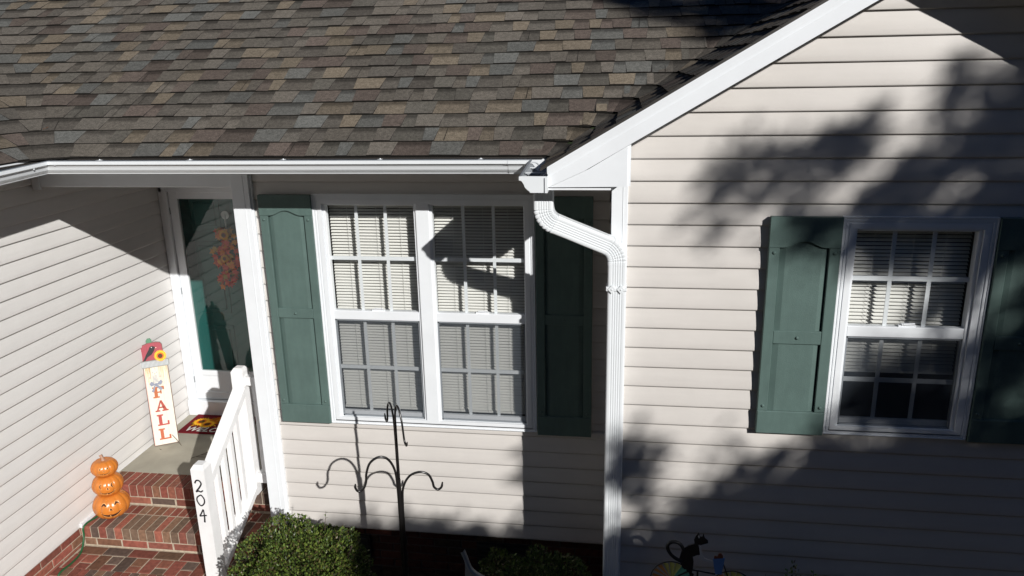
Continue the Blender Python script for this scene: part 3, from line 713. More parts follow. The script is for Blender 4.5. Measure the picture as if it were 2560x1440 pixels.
def sunflower(mb, c, r, m, nrm=(0, -1, 0), upv=(0, 0, 1), pet=22, core=(.09, .03, .01), depth=.004):
    c, nr, uv = Vector(c), Vector(nrm).normalized(), Vector(upv).normalized(); sv = uv.cross(nr).normalized()
    for ly, (k, rr, off, col) in enumerate(((pet, r, 0, (.90, .42, .02)), (pet, r*.86, .5, (.95, .55, .03)), (pet, r*.62, .25, (.75, .16, .01)))):
        for i in range(k):
            a = 2*math.pi*(i+off)/k; d = uv*math.sin(a)+sv*math.cos(a); e_ = uv*math.cos(a)-sv*math.sin(a); o_ = nr*(depth*(ly+1))
            mb.face([c+o_+d*rr*.3, c+o_+d*rr*.7+e_*rr*.13, c+o_*1.2+d*rr, c+o_+d*rr*.7-e_*rr*.13], m, col)
    n = 20; mb.face([c+nr*depth*4.2+(uv*math.sin(6.283*i/n)+sv*math.cos(6.283*i/n))*r*.36 for i in range(n)], m, core)
mb = MB(); sunflower(mb, (-3.10, yw-.07, .10), .052, M_paint, pet=16); mb.build('sunflower', M_paint, wr); mb = MB(); sunflower(mb, (-3.12, yw-.07, -.12), .042, M_paint, pet=14); mb.build('sunflower', M_paint, wr)
# ------------------------------------------------------------------ railing
rail = thing('porch_railing', 'white wooden stair railing with square balusters beside the brick steps', 'railing', (-2.35, -.2, ZP))
def post(x0, x1, y0, y1, z0, z1, name='post'):
    mb = MB(); c = .018
    mb.box(x0, x1, y0, y1, z0, z1-.028, M_wood)
    A = [(x0, y0), (x1, y0), (x1, y1), (x0, y1)]; B = [(x0+c, y0+c), (x1-c, y0+c), (x1-c, y1-c), (x0+c, y1-c)]
    for i in range(4):
        j = (i+1) % 4; mb.face([(*A[i], z1-.028), (*A[j], z1-.028), (*B[j], z1), (*B[i], z1)], M_wood)
    mb.face([(*p, z1) for p in B], M_wood); return mb
PB = post(-2.398, -2.300, -.590, -.492, ZP-.18, -1.03)
pA = PB.build('post', M_wood, rail); lab(pA, 'lower post with the painted number 204')
post(-2.400, -2.305, .085, .180, ZL, -.60).build('post', M_wood, rail)
mb = MB(); RX0, RX1 = -2.396, -2.302
def rail_bar(mb, ya, za, yb, zb, x0, x1, h):
    mb.prism([(ya, za), (yb, zb), (yb, zb-h), (ya, za-h)], 'x', x0, x1, M_wood)
rail_bar(mb, .085, -.752, -.50, -1.150, RX0, RX1, .062); mb.build('handrail', M_wood, rail)
mb = MB(); rail_bar(mb, .085, -1.580, -.50, -1.885, RX0+.008, RX1+.002, .05); mb.build('bottom_rail', M_wood, rail)
for i in range(4):
    yb_ = -.385+i*.112; mb = MB(); zt_ = -.752+(yb_-.085)*(.398/.585)-.04; zb_ = -1.58+(yb_-.085)*(.305/.585)-.02
    mb.box(-2.366, -2.330, yb_, yb_+.036, zb_, zt_, M_wood); mb.build('baluster', M_wood, rail)
mb = MB(); mb.box(-2.305, -2.150, .10, .17, -.735, -.690, M_wood); mb.prism([(-2.305, -.690), (-2.15, -.690), (-2.17, -.668), (-2.305, -.668)], 'y', .10, .17, M_wood); mb.box(-2.166, -2.150, .08, .19, -.75, -.65, M_wood); lab(mb.build('handrail', M_wood, rail), 'short level rail from the top post to the porch column')
mb = MB(); mb.box(-2.305, -2.150, .095, .175, -1.555, -1.475, M_wood, bev=.006); mb.build('bottom_rail', M_wood, rail)
for xx in (-2.262, -2.196):
    mb = MB(); mb.box(xx, xx+.036, .118, .154, -1.475, -.735, M_wood); mb.build('baluster', M_wood, rail)
# painted house number
def stroke(mb, pts, w_, y, m, col=None, n=8):
    c = [Vector((p[0], p[1], 0)) for p in pts]; c = curve(c, n) if len(c) > 2 else c; L = []; Q = []
    for i, p in enumerate(c):
        t = (c[min(i+1, len(c)-1)]-c[max(i-1, 0)]).normalized(); nn = Vector((-t.y, t.x, 0)); ww = w_[0]+(w_[1]-w_[0])*i/(len(c)-1) if isinstance(w_, tuple) else w_
        L.append((p.x+nn.x*ww/2, y, p.y+nn.y*ww/2)); Q.append((p.x-nn.x*ww/2, y, p.y-nn.y*ww/2))
    mb.grid([L, Q], m, col, sm=False)
ink = mat('black_number_paint', (.01, .01, .015), .4)
mb = MB(); yn = -.5925; cx = -2.352
stroke(mb, [(cx-.026, -1.160), (cx-.012, -1.138), (cx+.010, -1.140), (cx+.020, -1.162), (cx+.004, -1.190), (cx-.016, -1.214), (cx-.024, -1.226)], .011, yn, ink); stroke(mb, [(cx-.026, -1.224), (cx-.005, -1.218), (cx+.010, -1.224), (cx+.027, -1.212)], (.013, .009), yn-.0004, ink)
stroke(mb, [(cx, -1.250), (cx-.024, -1.270), (cx-.026, -1.300), (cx-.004, -1.332), (cx+.022, -1.312), (cx+.026, -1.280), (cx+.010, -1.252), (cx, -1.250)], .010, yn, ink)
stroke(mb, [(cx+.008, -1.360), (cx-.012, -1.395), (cx-.024, -1.414)], .010, yn, ink); stroke(mb, [(cx-.026, -1.414), (cx+.0, -1.410), (cx+.028, -1.406)], .010, yn-.0004, ink); stroke(mb, [(cx+.010, -1.362), (cx+.010, -1.42), (cx+.006, -1.462)], (.008, .013), yn-.0008, ink)
mb.build('house_number', ink, pA)
# ------------------------------------------------------------------ FALL sign
sg = thing('leaning_sign', 'tall narrow wooden sign reading FALL with crow and sunflower, leaning on siding', 'sign', (-3.50, .80, ZL))
B0 = Vector((-3.592, .752, ZL+.004)); B1 = Vector((-3.420, .858, ZL+.004)); ux = (B1-B0).normalized(); bk = Vector((-ux.y, ux.x, 0))
lean = R(9); uz = (Vector((0, 0, 1))*math.cos(lean)+bk*math.sin(lean)).normalized(); un = -(bk*math.cos(lean)-Vector((0, 0, 1))*math.sin(lean))
SW = (B1-B0).length
def SPt(a, b, d=0): return B0+ux*a+uz*b+un*d
def slab(mb, poly, d0, d1, m, col, edge=None):
    A = [SPt(a, b, d1) for a, b in poly]; Bk = [SPt(a, b, d0) for a, b in poly]; n = len(poly)
    mb.face(A, m, col); mb.face(Bk[::-1], m, col)
    for i in range(n): mb.face([A[i], Bk[i], Bk[(i+1) % n], A[(i+1) % n]], m, edge or col)
def rrect(x0, x1, z0, z1, r, n=5):
    o = []
    for cx, cz, a0 in ((x1-r, z0+r, -90), (x1-r, z1-r, 0), (x0+r, z1-r, 90), (x0+r, z0+r, 180)):
        for i in range(n+1): a = R(a0+90*i/n); o.append((cx+r*math.cos(a), cz+r*math.sin(a)))
    return o
CREAM = (.70, .66, .57); RUST = (.40, .07, .045); BRN = (.16, .09, .07)
SHT = .722   # height of the board below the hat brim
mb = MB(); slab(mb, rrect(0, SW, 0, SHT, .012), 0, .016, M_paint, BRN); slab(mb, rrect(.006, SW-.006, .006, SHT-.002, .010), .016, .0165, M_paint, CREAM)
for xx in (.33, .66): mb.face([SPt(SW*xx, .006, .0168), SPt(SW*xx+.0014, .006, .0168), SPt(SW*xx+.0014, SHT, .0168), SPt(SW*xx, SHT, .0168)], M_paint, (.45, .40, .33))
mb.face([SPt(.004, .006, .0169), SPt(.010, .006, .0169), SPt(.010, SHT*.95, .0169), SPt(.004, SHT*.95, .0169)], M_paint, (.72, .45, .40))
mb.build('board', M_paint, sg)
# hat: band, crown (pumpkin shape), stem
mb = MB(); slab(mb, rrect(-.018, SW+.014, SHT-.012, SHT+.048, .012), .014, .028, M_paint, (.30, .31, .30))
for i in range(22): a = -.012+(SW+.020)*i/22; mb.face([SPt(a, SHT-.006, .0285), SPt(a+.0045, SHT-.006, .0285), SPt(a+.0055, SHT+.042, .0285), SPt(a+.001, SHT+.042, .0285)], M_paint, (.55, .58, .60))
mb.build('hat_band', M_paint, sg)
hat = [(.002, SHT+.046), (.0, SHT+.10), (-.006, SHT+.165), (.008, SHT+.19), (.04, SHT+.196), (.06, SHT+.205), (.10, SHT+.206), (.13, SHT+.208), (.165, SHT+.20), (.178, SHT+.18), (.180, SHT+.10), (.182, SHT+.046)]
mb = MB(); slab(mb, hat[::-1], .006, .020, M_paint, BRN); hs = [(SW/2-.005+(a-SW/2+.005)*.94, SHT+.125+(b-SHT-.125)*.94) for a, b in hat]; slab(mb, hs[::-1], .020, .0205, M_paint, (.36, .06, .08))
for xx in (.05, .12): mb.face([SPt(xx, SHT+.05, .021), SPt(xx+.002, SHT+.05, .021), SPt(xx+.004, SHT+.19, .021), SPt(xx+.002, SHT+.19, .021)], M_paint, (.25, .04, .05))
mb.build('hat_crown', M_paint, sg)
mb = MB(); slab(mb, [(.058, SHT+.20), (.098, SHT+.205), (.100, SHT+.228), (.088, SHT+.244), (.066, SHT+.242), (.054, SHT+.226)], .004, .018, M_paint, (.09, .22, .13)); mb.build('stem', M_paint, sg)
mb = MB(); crow = [(.010, .060), (.030, .062), (.050, .090), (.085, .110), (.108, .140), (.116, .160), (.124, .168), (.112, .178), (.094, .184), (.076, .176), (.064, .150), (.044, .120), (.026, .085)]
slab(mb, [(a, SHT+b-.01) for a, b in crow][::-1], .020, .024, M_paint, (.012, .012, .014))
mb.face([SPt(.118, SHT+.150, .0245), SPt(.134, SHT+.156, .0245), SPt(.122, SHT+.162, .0245)], M_paint, (.85, .5, .4)); mb.face([SPt(.092+.004*math.cos(i), SHT+.163+.004*math.sin(i), .0247) for i in range(6)], M_paint, (.9, .9, .9))
mb.build('crow', M_paint, sg)
mb = MB(); sunflower(mb, SPt(.152, SHT+.082, .030), .054, M_paint, un, uz, 24); mb.build('sunflower', M_paint, sg)
# scarecrow face: straw, eyes, striped mouth, bow
mb = MB(); rnd = random.Random(4)
for i in range(46):
    a = rnd.choice([rnd.uniform(.012, .055), rnd.uniform(.115, SW-.01), rnd.uniform(.02, SW-.02)]); l = rnd.uniform(.06, .20) if (a < .055 or a > .115) else rnd.uniform(.02, .05); x_ = a+rnd.uniform(-.012, .012)
    mb.face([SPt(a, SHT-.008, .0172), SPt(a+.0026, SHT-.008, .0172), SPt(x_+.001, SHT-l, .0172), SPt(x_, SHT-l, .0172)], M_paint, rnd.choice([(.75, .52, .22), (.8, .62, .36), (.62, .38, .16)]))
for q in (.070, .102): mb.face([SPt(q+.003*math.cos(i), SHT-.062+.003*math.sin(i), .018) for i in range(6)], M_paint, (.05, .05, .08))
mb.face([SPt(.080, SHT-.078, .018), SPt(.092, SHT-.078, .018), SPt(.086, SHT-.066, .018)], M_paint, (.72, .40, .25))
for i in range(6): mb.face([SPt(.066-i*.001, SHT-.092-i*.011, .018), SPt(.100+i*.002, SHT-.090-i*.011, .018), SPt(.100+i*.002, SHT-.093-i*.011, .018), SPt(.066-i*.001, SHT-.095-i*.011, .018)], M_paint, (.08, .12, .22))
for q in (.046, .126): mb.face([SPt(q+.008*math.cos(i*.6), SHT-.105+.008*math.sin(i*.6), .0175) for i in range(10)], M_paint, (.75, .42, .36))
mb.build('straw_hair', M_paint, sg)
mb = MB(); bc = (.25, .27, .34); zc = SHT-.168
for poly in ([(.083, zc), (.050, zc+.030), (.034, zc+.010), (.046, zc-.012)], [(.089, zc), (.128, zc+.036), (.140, zc+.016), (.126, zc-.008)], [(.084, zc), (.060, zc-.070), (.042, zc-.058), (.072, zc-.008)], [(.088, zc), (.134, zc-.040), (.118, zc-.060), (.080, zc-.010)], [(.078, zc+.010), (.094, zc+.010), (.096, zc-.010), (.076, zc-.010)]): slab(mb, poly, .017, .026+rnd.random()*.003, M_paint, bc)
mb.build('bow', M_paint, sg)
def letter(mb, ch, zb, h, w_, xc, col):
    x0 = xc-w_/2; t = w_*.30; s_ = h*.13; d = .0178
    def q(a, b, c_, e_, sh=0): mb.face([SPt(x0+a, zb+b, d), SPt(x0+c_, zb+b, d), SPt(x0+c_+sh, zb+e_, d), SPt(x0+a+sh, zb+e_, d)], M_paint, col)
    if ch == 'L':
        q(.08*w_, s_, .08*w_+t, h-s_); q(-.06*w_, h-s_, .52*w_, h); q(-.06*w_, 0, w_, s_); q(w_*.84, s_, w_, h*.38)
    if ch == 'F':
        q(.08*w_, s_, .08*w_+t, h-s_); q(-.06*w_, 0, .52*w_, s_); q(-.06*w_, h-s_, w_, h); q(w_*.86, h*.70, w_, h-s_); q(.38*w_, h*.44, w_*.72, h*.56); q(w_*.62, h*.34, w_*.74, h*.66)
    if ch == 'A':
        mb.face([SPt(x0+.06*w_, zb+s_, d), SPt(x0+.22*w_, zb+s_, d), SPt(x0+.52*w_, zb+h*.86, d), SPt(x0+.44*w_, zb+h, d)], M_paint, col); mb.face([SPt(x0+.66*w_, zb+s_, d), SPt(x0+.98*w_, zb+s_, d), SPt(x0+.60*w_, zb+h, d), SPt(x0+.42*w_, zb+h, d)], M_paint, col)
        q(.24*w_, h*.30, .76*w_, h*.42); q(-.08*w_, 0, .36*w_, s_); q(.54*w_, 0, 1.10*w_, s_)
LH = .100
for ch, zb, xc, col in (('F', .430, .094, (.46, .13, .04)), ('A', .305, .096, RUST), ('L', .178, .098, (.42, .065, .05)), ('L', .050, .096, (.45, .11, .045))): mb = MB(); letter(mb, ch, zb, LH, .090, xc+.004, col); mb.build('letter', M_paint, sg)
# ------------------------------------------------------------------ pumpkins
pk = thing('pumpkin_lantern', 'stack of three grinning orange ceramic jack-o-lanterns on the brick step', 'pumpkin', (-3.47, -.05, Z2))
fwd = Vector((.55, -.83, 0)).normalized(); sdv = Vector((.83, .55, 0)).normalized()
def pumpkin(c, r, h, lobes=12, tilt=(0, 0, 0), dep=.06):
    c = Vector(c); mb = MB(); rows = []; nu, nv = 96, 28
    Rm = Matrix.Rotation(tilt[0], 3, 'X') @ Matrix.Rotation(tilt[1], 3, 'Y')
    def sp(th, ph, k=1):
        rr = r*(1-dep*abs(math.sin(th*lobes/2))**6*math.cos(ph)**.5 if math.cos(ph) > 0 else r) if False else r*(1-dep*(1-abs(math.sin(th*lobes/2)))**2.2)
        cr = max(math.cos(ph), 0)**.75; zz_ = h/2*math.copysign(abs(math.sin(ph))**1.05, math.sin(ph))
        if ph > 1.1: zz_ -= (ph-1.1)*h*.18
        return c+Rm@Vector((math.cos(th)*rr*cr*k, math.sin(th)*rr*cr*k, zz_*k))
    for j in range(nv+1):
        ph = -math.pi/2+math.pi*j/nv; rows.append([sp(2*math.pi*i/nu, ph) for i in range(nu)])
    mb.grid(rows, M_pump, closed=True); o = mb.build('pumpkin', M_pump, pk)
    return o, sp
th0 = math.atan2(fwd.y, fwd.x)
def patch(mb, sp, pts, k, m):
    # pts in (angle degrees to the viewer's right, elevation degrees)
    mb.face([sp(th0+R(a), R(e_), k) for a, e_ in pts], m)
def carve(o, sp, shapes):
    for pi, pts in enumerate(shapes):
        mb = MB(); rm = MB()
        ca = sum(p[0] for p in pts)/len(pts); ce = sum(p[1] for p in pts)/len(pts)
        # subdivide the outline so it follows the skin
        fine = []
        for i in range(len(pts)):
            a, b = pts[i], pts[(i+1) % len(pts)]
            for t in (0, .5): fine.append((a[0]+(b[0]-a[0])*t, a[1]+(b[1]-a[1])*t))
        n = len(fine); big = [(p[0]+(1.8 if p[0] > ca else -1.8), p[1]+(1.8 if p[1] > ce else -2.2)) for p in fine]
        h = n//2
        for i in range(h-0):
            j = n-1-i
            if j-1 <= i: break
            mb.face([sp(th0+R(p[0]), R(p[1]), 1.012) for p in (fine[i], fine[i+1], fine[j-1], fine[j])] if j-1 != i+1 else [sp(th0+R(p[0]), R(p[1]), 1.012) for p in (fine[i], fine[i+1], fine[j])], M_hole)
            rm.face([sp(th0+R(p[0]), R(p[1]), 1.006) for p in (big[i], big[i+1], big[j-1], big[j])], M_rim)
        nm = ('carved_mouth', 'carved_eye', 'carved_eye', 'carved_nose')[pi]; mb.mats.append(M_rim)
        for f0, c0 in zip(rm.f, rm.c): mb.face([rm.v[j] for j in f0], M_rim, c0)
        mb.build(nm, M_hole, o)
def grin(w_, e0, lift_, th_, n=9):
    top = [(-w_+2*w_*i/n, e0+lift_*((2*i/n-1)**2)) for i in range(n+1)]; bot = [(-w_*.97+2*w_*.97*i/n, e0-th_*(1-(2*i/n-1)**2)+lift_*((2*i/n-1)**2)) for i in range(n+1)]
    return top+bot[::-1]
oL = Vector((-3.475, -.045, 0))
o1, s1 = pumpkin((oL.x, oL.y, Z2+.104), .136, .212); o2, s2 = pumpkin((oL.x-.006, oL.y+.006, Z2+.276), .114, .175); o3, s3 = pumpkin((oL.x-.012, oL.y+.01, Z2+.418), .098, .138)
mir = lambda P_: [(-a, b) for a, b in P_]
eyeA = [(-32, 22), (-27, 36), (-21, 40), (-15, 34), (-12, 24), (-17, 26), (-21, 31), (-26, 27)]
carve(o1, s1, [grin(38, -16, 16, 13), eyeA, mir(eyeA), [(-5, 6), (0, 17), (5, 6)]])
moon = [(-20, 34), (-27, 31), (-30, 22), (-27, 13), (-20, 10), (-24, 16), (-25, 22), (-24, 28)]
carve(o2, s2, [grin(36, -20, 16, 7), moon, [(a+44, b) for a, b in moon], [(-3, 4), (2, 14), (0, 4), (6, 2)]])
carve(o3, s3, [grin(32, -14, 12, 5), [(-20, 18), (-17, 34), (-14, 18)], [(14, 18), (17, 34), (20, 18)], [(-3, 4), (0, 12), (3, 4)]])
mb = MB(); mb.tube(curve([(oL.x-.012, oL.y+.01, Z2+.470), (oL.x-.016, oL.y+.01, Z2+.494), (oL.x-.030, oL.y+.012, Z2+.520)], 6), [.022, .020, .017, .015, .014, .013, .012, .0115, .011, .011, .011, .012, .013], M_stem, n=9); mb.build('stem', M_stem, o3)
# ------------------------------------------------------------------ extension cord
mb = MB(); c = curve([(-3.52, .04, Z2+.012), (-3.58, -.10, Z2+.010), (-3.60, -.225, Z2+.008), (-3.60, -.25, ZP+.09), (-3.58, -.33, ZP+.012), (-3.56, -.46, ZP+.010), (-3.565, -.60, ZP+.005), (-3.57, -.63, -2.12), (-3.6, -.8, -2.15)], 10)
mb.tube(c, .007, M_cord, n=8); tag(mb.build('extension_cord', M_cord), 'green extension cord running down the brick steps beside the left wall', 'cord')
# ------------------------------------------------------------------ doormat
MX0, MX1, MY0, MY1, MZ = -3.535, -2.90, 1.02, 1.42, ZL+.012
dm = thing('doormat', 'maroon doormat with sunflowers, pumpkin and the word WELCOME', 'doormat', (-3.2, 1.2, ZL))
mb = MB(); WINE = (.15, .012, .018); mb.box(MX0, MX1, MY0, MY1, ZL+.001, MZ, M_mat, WINE); mb.build('mat_base', M_mat, dm)
mb = MB(); n = 18
pc = Vector((-3.20, 1.275, MZ)); 
for i in range(11):
    a = (i/10-.5)*2; col = (.42+.1*(i % 2), .11+.04*(i % 2), .01); x_ = pc.x+a*.17
    mb.face([(x_-.022, pc.y-.075*math.sqrt(max(.1, 1-a*a)), MZ+.001+i*.00005), (x_+.022, pc.y-.075*math.sqrt(max(.1, 1-a*a)), MZ+.001+i*.00005), (x_+.022-a*.02, pc.y+.085*math.sqrt(max(.1, 1-a*a)), MZ+.001+i*.00005), (x_-.022-a*.02, pc.y+.085*math.sqrt(max(.1, 1-a*a)), MZ+.001+i*.00005)], M_mat, col)
sunflower(mb, (-3.415, 1.235, MZ+.002), .085, M_mat, (0, 0, 1), (0, 1, 0), 20, (.10, .05, .01), .0006)
sunflower(mb, (-3.33, 1.185, MZ+.004), .075, M_mat, (0, 0, 1), (0, 1, 0), 20, (.10, .05, .01), .0006)
for k in range(12):
    a = .3+k*.5; leafshape(mb, (-3.36+.10*math.cos(a), 1.21+.07*math.sin(a), MZ+.0015), (math.cos(a), math.sin(a), 0), (0, 0, 1), .05, .02, M_mat, (.55, .30, .02) if k % 2 else (.08, .10, .02))
mb.build('mat_picture', M_mat, dm)
def text(body, size, loc, rot, m, name, parent, sx=1, bold=.0, shear=0):
    cu = bpy.data.curves.new(name, 'FONT'); cu.body = body; cu.size = size; cu.extrude = .0006; cu.offset = bold; cu.shear = shear; cu.align_x = 'LEFT'
    o = bpy.data.objects.new(name+'_tmp', cu); COL.objects.link(o); dg = bpy.context.evaluated_depsgraph_get(); me = bpy.data.meshes.new_from_object(o.evaluated_get(dg)); bpy.data.objects.remove(o)
    me.materials.clear(); me.materials.append(m); me.name = name
    me.transform(Matrix.Translation(Vector(loc)) @ rot @ Matrix.Diagonal((sx, 1, 1, 1)))
    q = bpy.data.objects.new(name, me); COL.objects.link(q); q.parent = parent; q.matrix_parent_inverse = world(parent).inverted(); return q
M_wl = mat('mat_lettering', (.62, .60, .55), .9, .15, 200)
text('WELCOME', .115, (MX0+.045, MY0+.025, MZ+.004), Matrix.Identity(4), M_wl, 'mat_lettering', dm, .98, .002, .25)
# ------------------------------------------------------------------ shepherd hook
hk = thing('plant_hook', 'black iron shepherd hook pole with four curled arms in front of the window', 'plant hook', (-.915, -.66, -2.2))
mb = MB(); mb.tube([(-.915, -.66, -2.3), (-.915, -.66, -1.30), (-.914, -.66, -1.0)], [.018, .015, .013], M_metal, n=12); mb.build('pole', M_metal, hk)
def arm(x_, base, dirv, zs, r=.0078):
    d = Vector(dirv).normalized(); o = Vector(base)
    mb = MB(); c = curve([o+d*a+Vector((0, 0, b)) for a, b in zs], 8); n = len(c)
    mb.tube(c, [r*(1 if i < n-6 else 1-.5*(i-n+6)/6) for i in range(n)], M_metal, n=10); mb.build('hook_arm', M_metal, hk)
pd = Vector((-1, -.35, 0)); sdn = Vector((.785, -1, 0))
arm(0, (-.925, -.665, 0), (-1, -.45, 0), [(-.004, -1.75), (-.004, -1.30), (-.002, -1.05), (.008, -.93), (.045, -.848), (.10, -.822), (.158, -.852), (.186, -.92), (.194, -.985), (.216, -1.030), (.246, -1.038), (.262, -1.010), (.260, -.985)])
arm(0, (-.900, -.655, 0), (1, .30, 0), [(.0, -1.80), (.0, -1.40), (.002, -1.17), (.012, -1.06), (.055, -.985), (.12, -.962), (.175, -.985), (.200, -1.04), (.208, -1.078), (.232, -1.100), (.256, -1.085), (.264, -1.050)])
arm(0, (-.908, -.663, 0), (.785, -1, 0), [(.0, -1.30), (.0, -.90), (.0, -.66), (.004, -.54), (.035, -.470), (.075, -.480), (.11, -.545), (.125, -.615), (.138, -.668), (.165, -.685), (.182, -.655)], .0065)
arm(0, (-.918, -.657, 0), (-.785, 1, 0), [(.0, -1.30), (.0, -.90), (.0, -.70), (.010, -.57), (.045, -.495), (.085, -.505), (.11, -.560), (.115, -.610), (.130, -.645), (.155, -.640), (.165, -.605)], .0065)
# ------------------------------------------------------------------ shrubs
def shrub(name, label, c, rad, n, size, seed, cols, floor=-2.2, sprigs=(), cat='shrub', lump=.16):
    rnd = random.Random(seed); t = thing(name, label, cat, (c[0], c[1], floor)); c = Vector(c); mb = MB()
    k = 0
    while k < n:
        v = Vector((rnd.gauss(0, 1), rnd.gauss(0, 1), rnd.gauss(0, 1))).normalized()
        if v.z < -.55: continue
        bump_ = 1+lump*noise.noise(v*2.6+Vector((seed, 0, 0)))*1.6+lump*.5*noise.noise(v*7+Vector((0, seed, 0)))
        dpt = 1-abs(rnd.gauss(0, .055)) if rnd.random() < .8 else rnd.uniform(.55, 1)
        if noise.noise(v*9+Vector((3, seed, 1))) < -.28 and rnd.random() < .65: dpt -= .10
        p = c+Vector((v.x*rad[0], v.y*rad[1], v.z*rad[2]))*bump_*dpt
        if p.z < floor: continue
        ax = (v+Vector((rnd.uniform(-1, 1), rnd.uniform(-1, 1), rnd.uniform(-.6, 1)))*.9).normalized(); upv = (v*.8+Vector((rnd.uniform(-1, 1), rnd.uniform(-1, 1), rnd.uniform(-.5, 1)))).normalized()
        cc = rnd.choice(cols); q = rnd.uniform(.7, 1.2); L = size*rnd.uniform(.7, 1.25)
        sd_ = ax.cross(upv)
        if sd_.length < .1: continue
        sd_.normalize(); u2 = sd_.cross(ax); col = tuple(e_*q for e_ in cc); W = L*.62
        a, b = p, p+ax*L; m1 = p+ax*L*.35; m2 = p+ax*L*.72
        mb.face([a, m1+sd_*W*.5+u2*L*.1, m2+sd_*W*.42+u2*L*.1, b], M_leaf, col, True); mb.face([b, m2-sd_*W*.42+u2*L*.1, m1-sd_*W*.5+u2*L*.1, a], M_leaf, col, True); k += 1
    st = MB()
    for (p, d, L) in sprigs:
        p, d = Vector(p), Vector(d).normalized(); st.tube([p-d*.08, p+d*L], [.002, .001], M_bark, n=5)
        for i in range(int(L/.012)):
            q = p+d*(i*.012); a = i*2.1; s_ = Vector((math.cos(a), math.sin(a), .5)).normalized(); e_ = s_.cross(Vector((0, 0, 1))).normalized(); W = size*.55
            mb.face([q, q+s_*size*.5+e_*W*.5, q+s_*size, q+s_*size*.5-e_*W*.5], M_leaf, (.11, .20, .03))
    mb.build('foliage', M_leaf, t)
    for i in range(12):
        a = rnd.uniform(0, 6.28); e_ = Vector((math.cos(a)*rad[0]*.75, math.sin(a)*rad[1]*.75, rnd.uniform(.1, .8)*rad[2])); b0 = Vector((c.x+rnd.uniform(-.04, .04), c.y+rnd.uniform(-.04, .04), floor)); st.tube(curve([b0, b0.lerp(c+e_, .5)+Vector((0, 0, -.04)), c+e_], 5), .006, M_bark, n=5)
    core = []; cb = MB()
    st.build('stem', M_bark, t); return t
BC = [(.078, .120, .020), (.058, .094, .018), (.105, .145, .026), (.030, .050, .012), (.120, .150, .030), (.052, .080, .016), (.09, .075, .03)]
shrub('boxwood_shrub', 'rounded green boxwood shrub in sun beside the stair railing', (-1.545, -.86, -1.79), (.45, .43, .47), 30000, .019, 3, BC, sprigs=[((-1.47, -.84, -1.28), (-.05, .1, 1), .09), ((-1.60, -.80, -1.25), (-.4, 0, 1), .05), ((-1.25, -.85, -1.28), (.3, .1, 1), .05), ((-1.9, -.9, -1.48), (-.6, 0, 1), .07), ((-1.38, -.78, -1.24), (.1, .1, 1), .05), ((-1.78, -.86, -1.36), (-.5, 0, 1), .05)])
shrub('boxwood_shrub', 'low dark shrub in deep shade in front of the foundation vent', (.03, -.82, -1.78), (.36, .30, .36), 9000, .021, 7, BC, sprigs=())
shrub('boxwood_shrub', 'small dark shrub in deep shade between the hook pole and the low shrub', (-.30, -.52, -1.86), (.15, .12, .26), 1800, .020, 9, BC)
sp = []
rnd = random.Random(31)
for px in (1.37, 1.47, 1.55, 1.62): sp.append(((px-.02, -.98, -1.45), (rnd.uniform(-.15, .15), 0, 1), .20+rnd.uniform(-.04, .03)))
shrub('seedling_shrub', 'sparse leafy shoots rising at the bottom edge below the single window', (1.48, -.98, -1.88), (.22, .18, .50), 2800, .024, 15, BC, sprigs=sp, lump=.4)
# grey curved edging strip
mb = MB(); ec = curve([(-.53, -.60, -1.545), (-.512, -.60, -1.60), (-.480, -.61, -1.675), (-.42, -.62, -1.715), (-.33, -.64, -1.735), (-.20, -.66, -1.745)], 6)
mb.grid([[p+Vector((-.012, 0, -.010)) for p in ec], [p+Vector((.004, -.02, .006)) for p in ec], [p+Vector((.012, .02, .004)) for p in ec], [p+Vector((-.004, .03, -.5)) for p in ec]], M_grey, sm=True)
tag(mb.build('garden_edging', M_grey), 'curved grey plastic edging standing in the dark bed right of the hook pole', 'edging')
# ------------------------------------------------------------------ cat spinner
ct = thing('cat_spinner', 'metal garden spinner of a black and white cat riding a rainbow bicycle', 'garden ornament', (.95, -.95, -2.2))
YC = -.95; k_ = 1/5.12
M_cat = mat('black_metal_cat', (.012, .012, .014), .5); M_catw = mat('white_metal_cat', (.6, .6, .6), .5)
def flat(name, polys, m, y0, th_, parent):
    mb = MB()
    for p in polys: mb.prism(p, 'y', y0-th_/2, y0+th_/2, m)
    return mb.build(name, m, parent)
body = [(.905, -1.335), (.862, -1.300), (.842, -1.240), (.855, -1.180), (.890, -1.150), (.925, -1.135), (.920, -1.110), (.928, -1.085), (.944, -1.060), (.954, -1.086), (.966, -1.086), (.972, -1.064), (.980, -1.092), (.998, -1.108), (1.000, -1.125), (.980, -1.132), (.962, -1.140), (.942, -1.140), (.956, -1.160), (.962, -1.205), (.940, -1.210), (.918, -1.222), (.924, -1.255), (.922, -1.300), (.915, -1.345)]
cat_b = flat('cat_body', [body], M_cat, YC, .006, ct)
mb = MB(); mb.tube(curve([(.858, YC, -1.262), (.815, YC, -1.238), (.784, YC, -1.205), (.772, YC, -1.165), (.788, YC, -1.138), (.818, YC, -1.132), (.848, YC, -1.150), (.866, YC, -1.185)], 6), .0105, M_cat, n=8); mb.build('tail', M_cat, cat_b)
flat('chest', [[(.948, -1.142), (.962, -1.150), (.968, -1.20), (.985, -1.225), (1.03, -1.240), (1.03, -1.254), (.975, -1.240), (.950, -1.222), (.958, -1.205)], [(.941, -1.085), (.947, -1.072), (.952, -1.090), (.946, -1.096)]], M_catw, YC-.005, .003, cat_b)
flat('leg', [[(.905, -1.33), (.885, -1.40), (.90, -1.47), (.925, -1.47), (.912, -1.40), (.93, -1.34)]], M_cat, YC, .006, cat_b)
